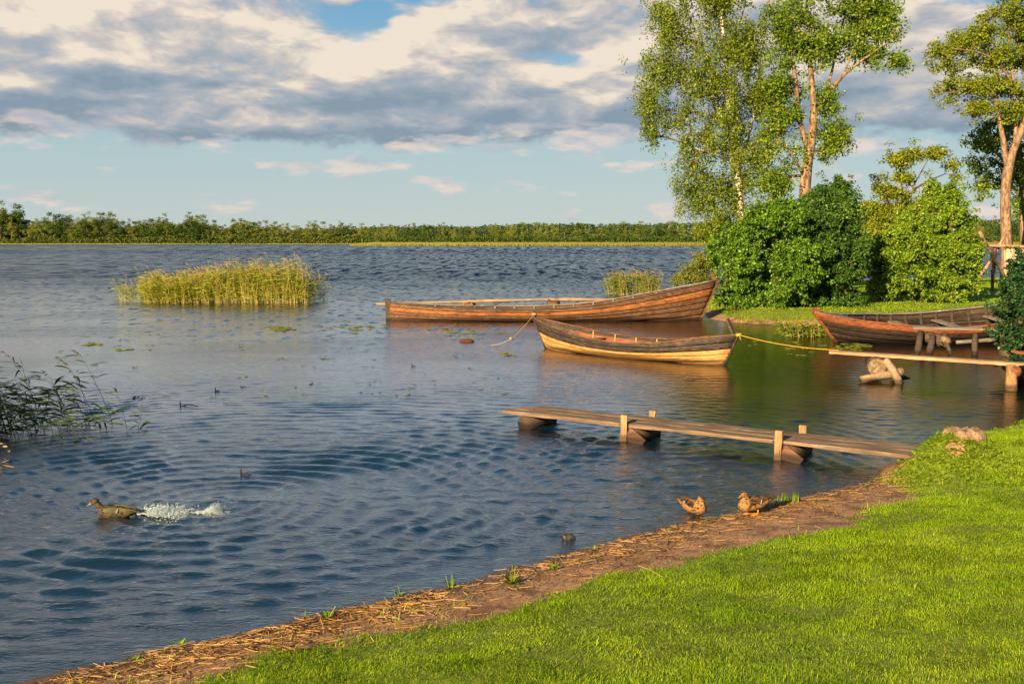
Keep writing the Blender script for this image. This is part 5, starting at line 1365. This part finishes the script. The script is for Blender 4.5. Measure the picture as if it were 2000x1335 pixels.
def weed_specks():
    r2 = np.random.default_rng(15); V = []; F = []
    for _ in range(90):
        px = r2.uniform(60, 1000); py = 640 + r2.random() ** 1.6 * 150
        p = onz(px, py)
        for q in range(int(r2.integers(1, 5))):
            c = np.array([p.x + r2.normal(0, .14), p.y + r2.normal(0, .10), .012]); a = r2.uniform(0, 3.14); L = r2.uniform(.03, .11); w = L * r2.uniform(.25, .5); d = np.array([math.cos(a) * L, math.sin(a) * L, 0]); s_ = np.array([-math.sin(a) * w, math.cos(a) * w, 0]); k = len(V)
            V += [c - d, c + s_, c + d + [0, 0, r2.uniform(0, .02)], c - s_]; F.append([k, k + 1, k + 2, k + 3])
    tag(mesh_np('pondweed', np.array(V), np.array(F), G_REEDD), 'scattered dark floating leaves of pondweed on the calm water', 'pondweed', kind='stuff')
weed_specks()

# ------------------------------------------------------------------ lawn
def visible(x, y, z, mx=60):
    c, s = math.cos(PITCH), math.sin(PITCH); dz = z - CAMZ; f = y * c - dz * s; u = x / f * FPX + CX; v_ = CY - (y * s + dz * c) / f * FPX
    return (u > -mx) & (u < 2000 + mx) & (v_ < 1335 + mx * 1.5) & (f > .5)
def blades(name, label, X, Y, h, w, mat, seed, lean=.5, spread=None, cat='grass'):
    r2 = np.random.default_rng(seed); N = len(X); Z = ground_h(X, Y) - .004
    a = 7 * fbm2(X, Y, 71, 3, 1.8) + r2.normal(0, 1.0, N); ln = np.abs(r2.normal(0, lean, N)) * h; d = np.stack([np.cos(a), np.sin(a), 0 * a], 1); s_ = np.stack([-np.sin(a), np.cos(a), 0 * a], 1)
    tw = r2.normal(0, .5, (N, 1)); s_ = s_ + d * tw; s_ /= np.linalg.norm(s_, axis=1)[:, None]
    B = np.stack([X, Y, Z], 1); up = np.array([[0, 0, 1.0]]); h1 = h[:, None]; w1 = w[:, None]; l1 = ln[:, None]
    p1 = B + d * l1 * .28 + up * h1 * .55; p2 = B + d * l1 + up * h1 * np.clip(1 - .25 * l1 / h1, .3, 1)
    V = np.stack([B - s_ * w1, B + s_ * w1, p1 + s_ * w1 * .85, p1 - s_ * w1 * .85, p2], 1).reshape(-1, 3)
    k = (np.arange(N) * 5)[:, None]; F = np.concatenate([k + [[0, 1, 2]], k + [[0, 2, 3]], k + [[3, 2, 4]]], 1).reshape(-1, 3)
    return tag(mesh_np(name, V, F, mat), label, cat, kind='stuff')
def lawn():
    r2 = np.random.default_rng(88); n = 1150000
    X = r2.uniform(-3.6, 9.0, n); Y = 4.4 + r2.random(n) ** 1.15 * 12.2
    d = lawn_sdf(X, Y); dens = np.clip(.5 + d * 3.5, 0, 1) * np.clip(.90 + .6 * fbm2(X, Y, 61, 3, 1.6), .4, 1)
    q = (X - MOUND.x + .12) ** 2 + (Y - MOUND.y + .28) ** 2; dens = np.where(q < .014, .08, dens)
    keep = (r2.random(n) < dens) & visible(X, Y, .4); X, Y = X[keep], Y[keep]
    f = fbm2(X, Y, 62, 3, 2.2); h = np.clip(.023 + .018 * f, .010, .06) * r2.uniform(.5, 1.5, len(X)); w = .0018 * r2.uniform(.6, 1.4, len(X)) * np.clip(Y / 8, .9, 1.8)
    print('lawn blades', len(X))
    blades('lawn_grass', 'short bright green lawn grass covering the near bank', X, Y, h, w, G_GRASS, 89, 1.3)
    # taller tufts along the edge, on the hump and thinly over the beach
    n = 60000; X = r2.uniform(-3.6, 9, n); Y = r2.uniform(5, 16, n); d = lawn_sdf(X, Y); f = fbm2(X, Y, 63, 3, 1.4); dl = sdf_poly(LAND, X, Y)
    hump = np.exp(-(((X - MOUND.x) ** 2 + (Y - MOUND.y) ** 2) / .5)) + .7 * np.exp(-(((X - MOUND2.x) ** 2 + (Y - MOUND2.y) ** 2) / .5))
    p = np.where(d > 0, 0.03 * (f > .15) + hump * .8, 0) + np.where((d <= 0) & (dl > .1), .75 * (f > .12) * np.exp(d * 3.0), 0)
    keep = (r2.random(n) < p) & visible(X, Y, .4) & (dl > .03); X, Y = X[keep], Y[keep]
    blades('grass_tufts', 'longer grass tufts on the hump and along the edge of the beach', X, Y, r2.uniform(.035, .095, len(X)), r2.uniform(.002, .0042, len(X)), G_GRASS, 90, 1.0, cat='grass tufts')
lawn()
def broad_leaves(name, label, pts, n_leaf, L0, seed, mat, cat='weeds', rise=.35):
    r2 = np.random.default_rng(seed); V = []; F = []
    zs_ = ground_h(np.array([p_[0] for p_ in pts]), np.array([p_[1] for p_ in pts]))
    for (x, y), z in zip(pts, zs_):
        for k in range(int(r2.integers(*n_leaf))):
            a = r2.uniform(0, 6.283); L = L0 * r2.uniform(.5, 1.3); w = L * r2.uniform(.25, .42); u = r2.uniform(.05, rise * 2); d = np.array([math.cos(a), math.sin(a), u]); d /= np.linalg.norm(d); s_ = np.array([-math.sin(a), math.cos(a), r2.normal(0, .25)]); b = np.array([x + r2.normal(0, .01), y + r2.normal(0, .01), z]); dr = np.array([0, 0, -L * .25]); o_ = len(V)
            V += [b, b + d * L * .35 + s_ * w * .42, b + d * L * .7 + s_ * w * .45 + dr * .3, b + d * L + dr, b + d * L * .7 - s_ * w * .45 + dr * .3, b + d * L * .35 - s_ * w * .42, b + d * L * .5 + np.array([0, 0, -w * .12])]
            F += [[o_ + 6, o_ + i, o_ + i + 1] for i in range(0, 5)] + [[o_ + 6, o_ + 5, o_]]
    return tag(mesh_np(name, np.array(V), np.array(F), mat), label, cat, kind='stuff')
def weeds():
    r2 = np.random.default_rng(91); pts = []
    while len(pts) < 1100:
        x, y = r2.uniform(-3, 8.5), r2.uniform(4.8, 14.5)
        if float(lawn_sdf(np.array([x]), np.array([y]))[0]) > 0 and float(fbm2(np.array([x]), np.array([y]), 64, 2, .9)[0]) > -.25: pts.append((x, y))
    broad_leaves('lawn_weeds', 'broad light green plantain and clover leaves scattered in the lawn', pts, (2, 6), .050, 92, G_WEED)
    cx_ = r2.uniform(-3, 8.5, 9000); cy_ = r2.uniform(4.8, 14.5, 9000)
    ok_ = (lawn_sdf(cx_, cy_) > 0) & (fbm2(cx_, cy_, 66, 3, 1.3) > .12); cl = list(zip(cx_[ok_][:2400], cy_[ok_][:2400]))
    broad_leaves('clover', 'darker patches of small round clover leaves in the lawn', cl, (3, 7), .022, 95, G_BUSH2, 'clover', rise=.4)
    p2 = [(x + .02, y) for x, y in pts[::3]]; broad_leaves('fallen_leaves', 'small fallen yellow and brown leaves and dry bits lying in the lawn', p2, (1, 3), .028, 94, G_STRAW, 'fallen leaves', rise=.1)
    pts = []
    while len(pts) < 760:
        x, y = MOUND.x + r2.normal(-.15, .36), MOUND.y + r2.normal(-.28, .30)
        if float(sdf_poly(LAND, np.array([x]), np.array([y]))[0]) > .05: pts.append((x, y))
    while len(pts) < 900:
        x, y = MOUND2.x + r2.normal(0, .5), MOUND2.y + r2.normal(0, .35)
        if float(sdf_poly(LAND, np.array([x]), np.array([y]))[0]) > .05: pts.append((x, y))
    broad_leaves('hump_weeds', 'leafy low weeds growing over the grassy hump at the jetty end', pts, (4, 9), .062, 93, G_WEED, rise=.8)
weeds()
def shore_plant(px, py, label, seed, n=7, h=.10, spikes=3):
    r2 = np.random.default_rng(seed); p = drape(px, py); x, y = p.x, p.y; z = gh(x, y)
    o = empty('shore_plant', (x, y, z), 0, label, 'plant'); V = []; F = []
    for k in range(n):
        a = r2.uniform(0, 6.283); L = h * r2.uniform(.6, 1.1); w = L * .16; u = r2.uniform(.4, 1.6); d = np.array([math.cos(a), math.sin(a), u]); d /= np.linalg.norm(d); s_ = np.array([-math.sin(a), math.cos(a), 0]); o_ = len(V); dr = np.array([0, 0, -L * .2])
        V += [np.zeros(3), d * L * .5 + s_ * w, d * L + dr, d * L * .5 - s_ * w]; F.append([o_, o_ + 1, o_ + 2, o_ + 3])
    mesh_np('leaves', np.array(V), np.array(F), G_WEED, o)
    if spikes:
        m = MB()
        for k in range(spikes): a = Vector((r2.normal(0, .015), r2.normal(0, .015), 0)); m.tube([a, a + Vector((r2.normal(0, .02), r2.normal(0, .02), h * r2.uniform(.7, 1.2)))], [.003, .0035], 5)
        m.build('flower_spikes', G_WEED, o)
for i, (px, py, lab, n, h, sp) in enumerate((
    (882, 1148, 'small plantain with upright spikes at the water\'s edge in mid shore', 9, .11, 4), (1162, 1074, 'small bright sprig at the waterline left of the wet stone', 8, .07, 0), (352, 1262, 'small bright sprig with an upright tip low on the left shore', 7, .08, 1),
    (640, 1208, 'broad-leaved plantain on the reed litter left of mid shore', 8, .10, 1), (265, 1290, 'small round-leaved plant on the reed litter near the lower left corner', 7, .08, 0), (588, 1210, 'tiny sprig close to the water left of the broad-leaved plantain', 6, .06, 1),
    (780, 1165, 'thin grassy sprig between the two plantains on the shore', 8, .09, 2), (1000, 1140, 'larger leafy plant on the beach edge of the lawn in mid shore', 12, .14, 4), (1080, 1112, 'loose leafy tuft on the beach above the lawn edge', 10, .10, 2))):
    shore_plant(px, py, lab, 400 + i, n, h, sp)
X_ = []; 
rq = np.random.default_rng(19); P_ = [(rq.uniform(1512, 1562), 0) for _ in range(60)]
pp = [drape(px, 988 - (px - 1512) * .22) for px, _ in P_]
blades('beach_grass', 'bright green grass blades at the waterline behind the standing duck', np.array([p.x for p in pp]), np.array([p.y + rq.normal(0, .03) for p in pp]), rq.uniform(.06, .16, 60), rq.uniform(.004, .007, 60), G_WEED, 20, .25, cat='grass')
def peninsula_grass():
    r2 = np.random.default_rng(95); n = 260000; X = r2.uniform(8, 40, n); Y = r2.uniform(24, 70, n); dl = sdf_poly(LAND, X, Y)
    keep = (dl > .05) & visible(X, Y, .4) & (r2.random(n) < .75); X, Y = X[keep], Y[keep]; dl = dl[keep]
    h = r2.uniform(.03, .08, len(X)) + np.where(dl < .5, r2.random(len(X)) ** 3 * .25, 0)
    blades('spit_grass', 'green grass on the spit under the shrubs and tall trees', X, Y, h, r2.uniform(.007, .013, len(X)), G_GRASS, 96, 1.0)
peninsula_grass()

# ------------------------------------------------------------------ litter of dead reed along the shore
def litter():
    r2 = np.random.default_rng(97); m = MB(); cnt = 0; V = []; F = []
    sh = np.array(shore)
    while cnt < 2300:
        i = int(r2.integers(0, len(sh) - 7)); t = r2.random(); p = sh[i] * (1 - t) + sh[i + 1] * t
        ta = sh[i + 1] - sh[i]; ta /= np.linalg.norm(ta); nn = np.array([ta[1], -ta[0]]); off = .06 + abs(r2.normal(0, .38)); c = p + nn * off + r2.normal(0, .03, 2)
        if p[1] > 8.3 and r2.random() < .62: continue
        if float(lawn_sdf(c[:1], c[1:])[0]) > .12: 
            if r2.random() < .9: continue
        a = math.atan2(ta[1], ta[0]) + r2.normal(0, .65) + (r2.random() < .25) * 1.3; L = r2.uniform(.012, .085) * (3.0 if r2.random() < .07 else 1); w = r2.uniform(.0010, .0032)
        d = np.array([math.cos(a), math.sin(a)]); e0, e1 = c - d * L, c + d * L; mid = c + r2.normal(0, .1) * L * np.array([-d[1], d[0]])
        P = np.array([e0, mid, e1]); Z = ground_h(P[:, 0], P[:, 1]) + .004 + r2.random() ** 2 * .02
        if Z.min() < .008: continue
        m.tube([(P[k, 0], P[k, 1], Z[k] + (.006 * r2.random())) for k in range(3)], w, 4, cap=False); cnt += 1
    tag(m.build('reed_litter', G_STRAW), 'pale straw of dead reed stems strewn along the beach', 'reed litter', kind='stuff')
    # dark crumbs of bark and seed
    n = 22000; i = r2.integers(0, len(sh) - 6, n); t = r2.random(n)[:, None]; p = sh[i] * (1 - t) + sh[i + 1] * t; ta = sh[i + 1] - sh[i]; ta /= np.linalg.norm(ta, axis=1)[:, None]
    c = p + np.stack([ta[:, 1], -ta[:, 0]], 1) * (.02 + np.abs(r2.normal(0, .5, n)))[:, None]; keep = lawn_sdf(c[:, 0], c[:, 1]) < .05; c = c[keep]; z = ground_h(c[:, 0], c[:, 1]); C = np.stack([c[:, 0], c[:, 1], z + .003], 1)
    V, F = leaf_mesh(C, 1, .004, .018, r2, 0, .5)
    tag(mesh_np('beach_crumbs', V, F, plain('crumbs', (.03, .018, .01), (.16, .10, .055), 30)), 'dark crumbs of bark and seed washed up on the beach', 'debris', kind='stuff')
litter()
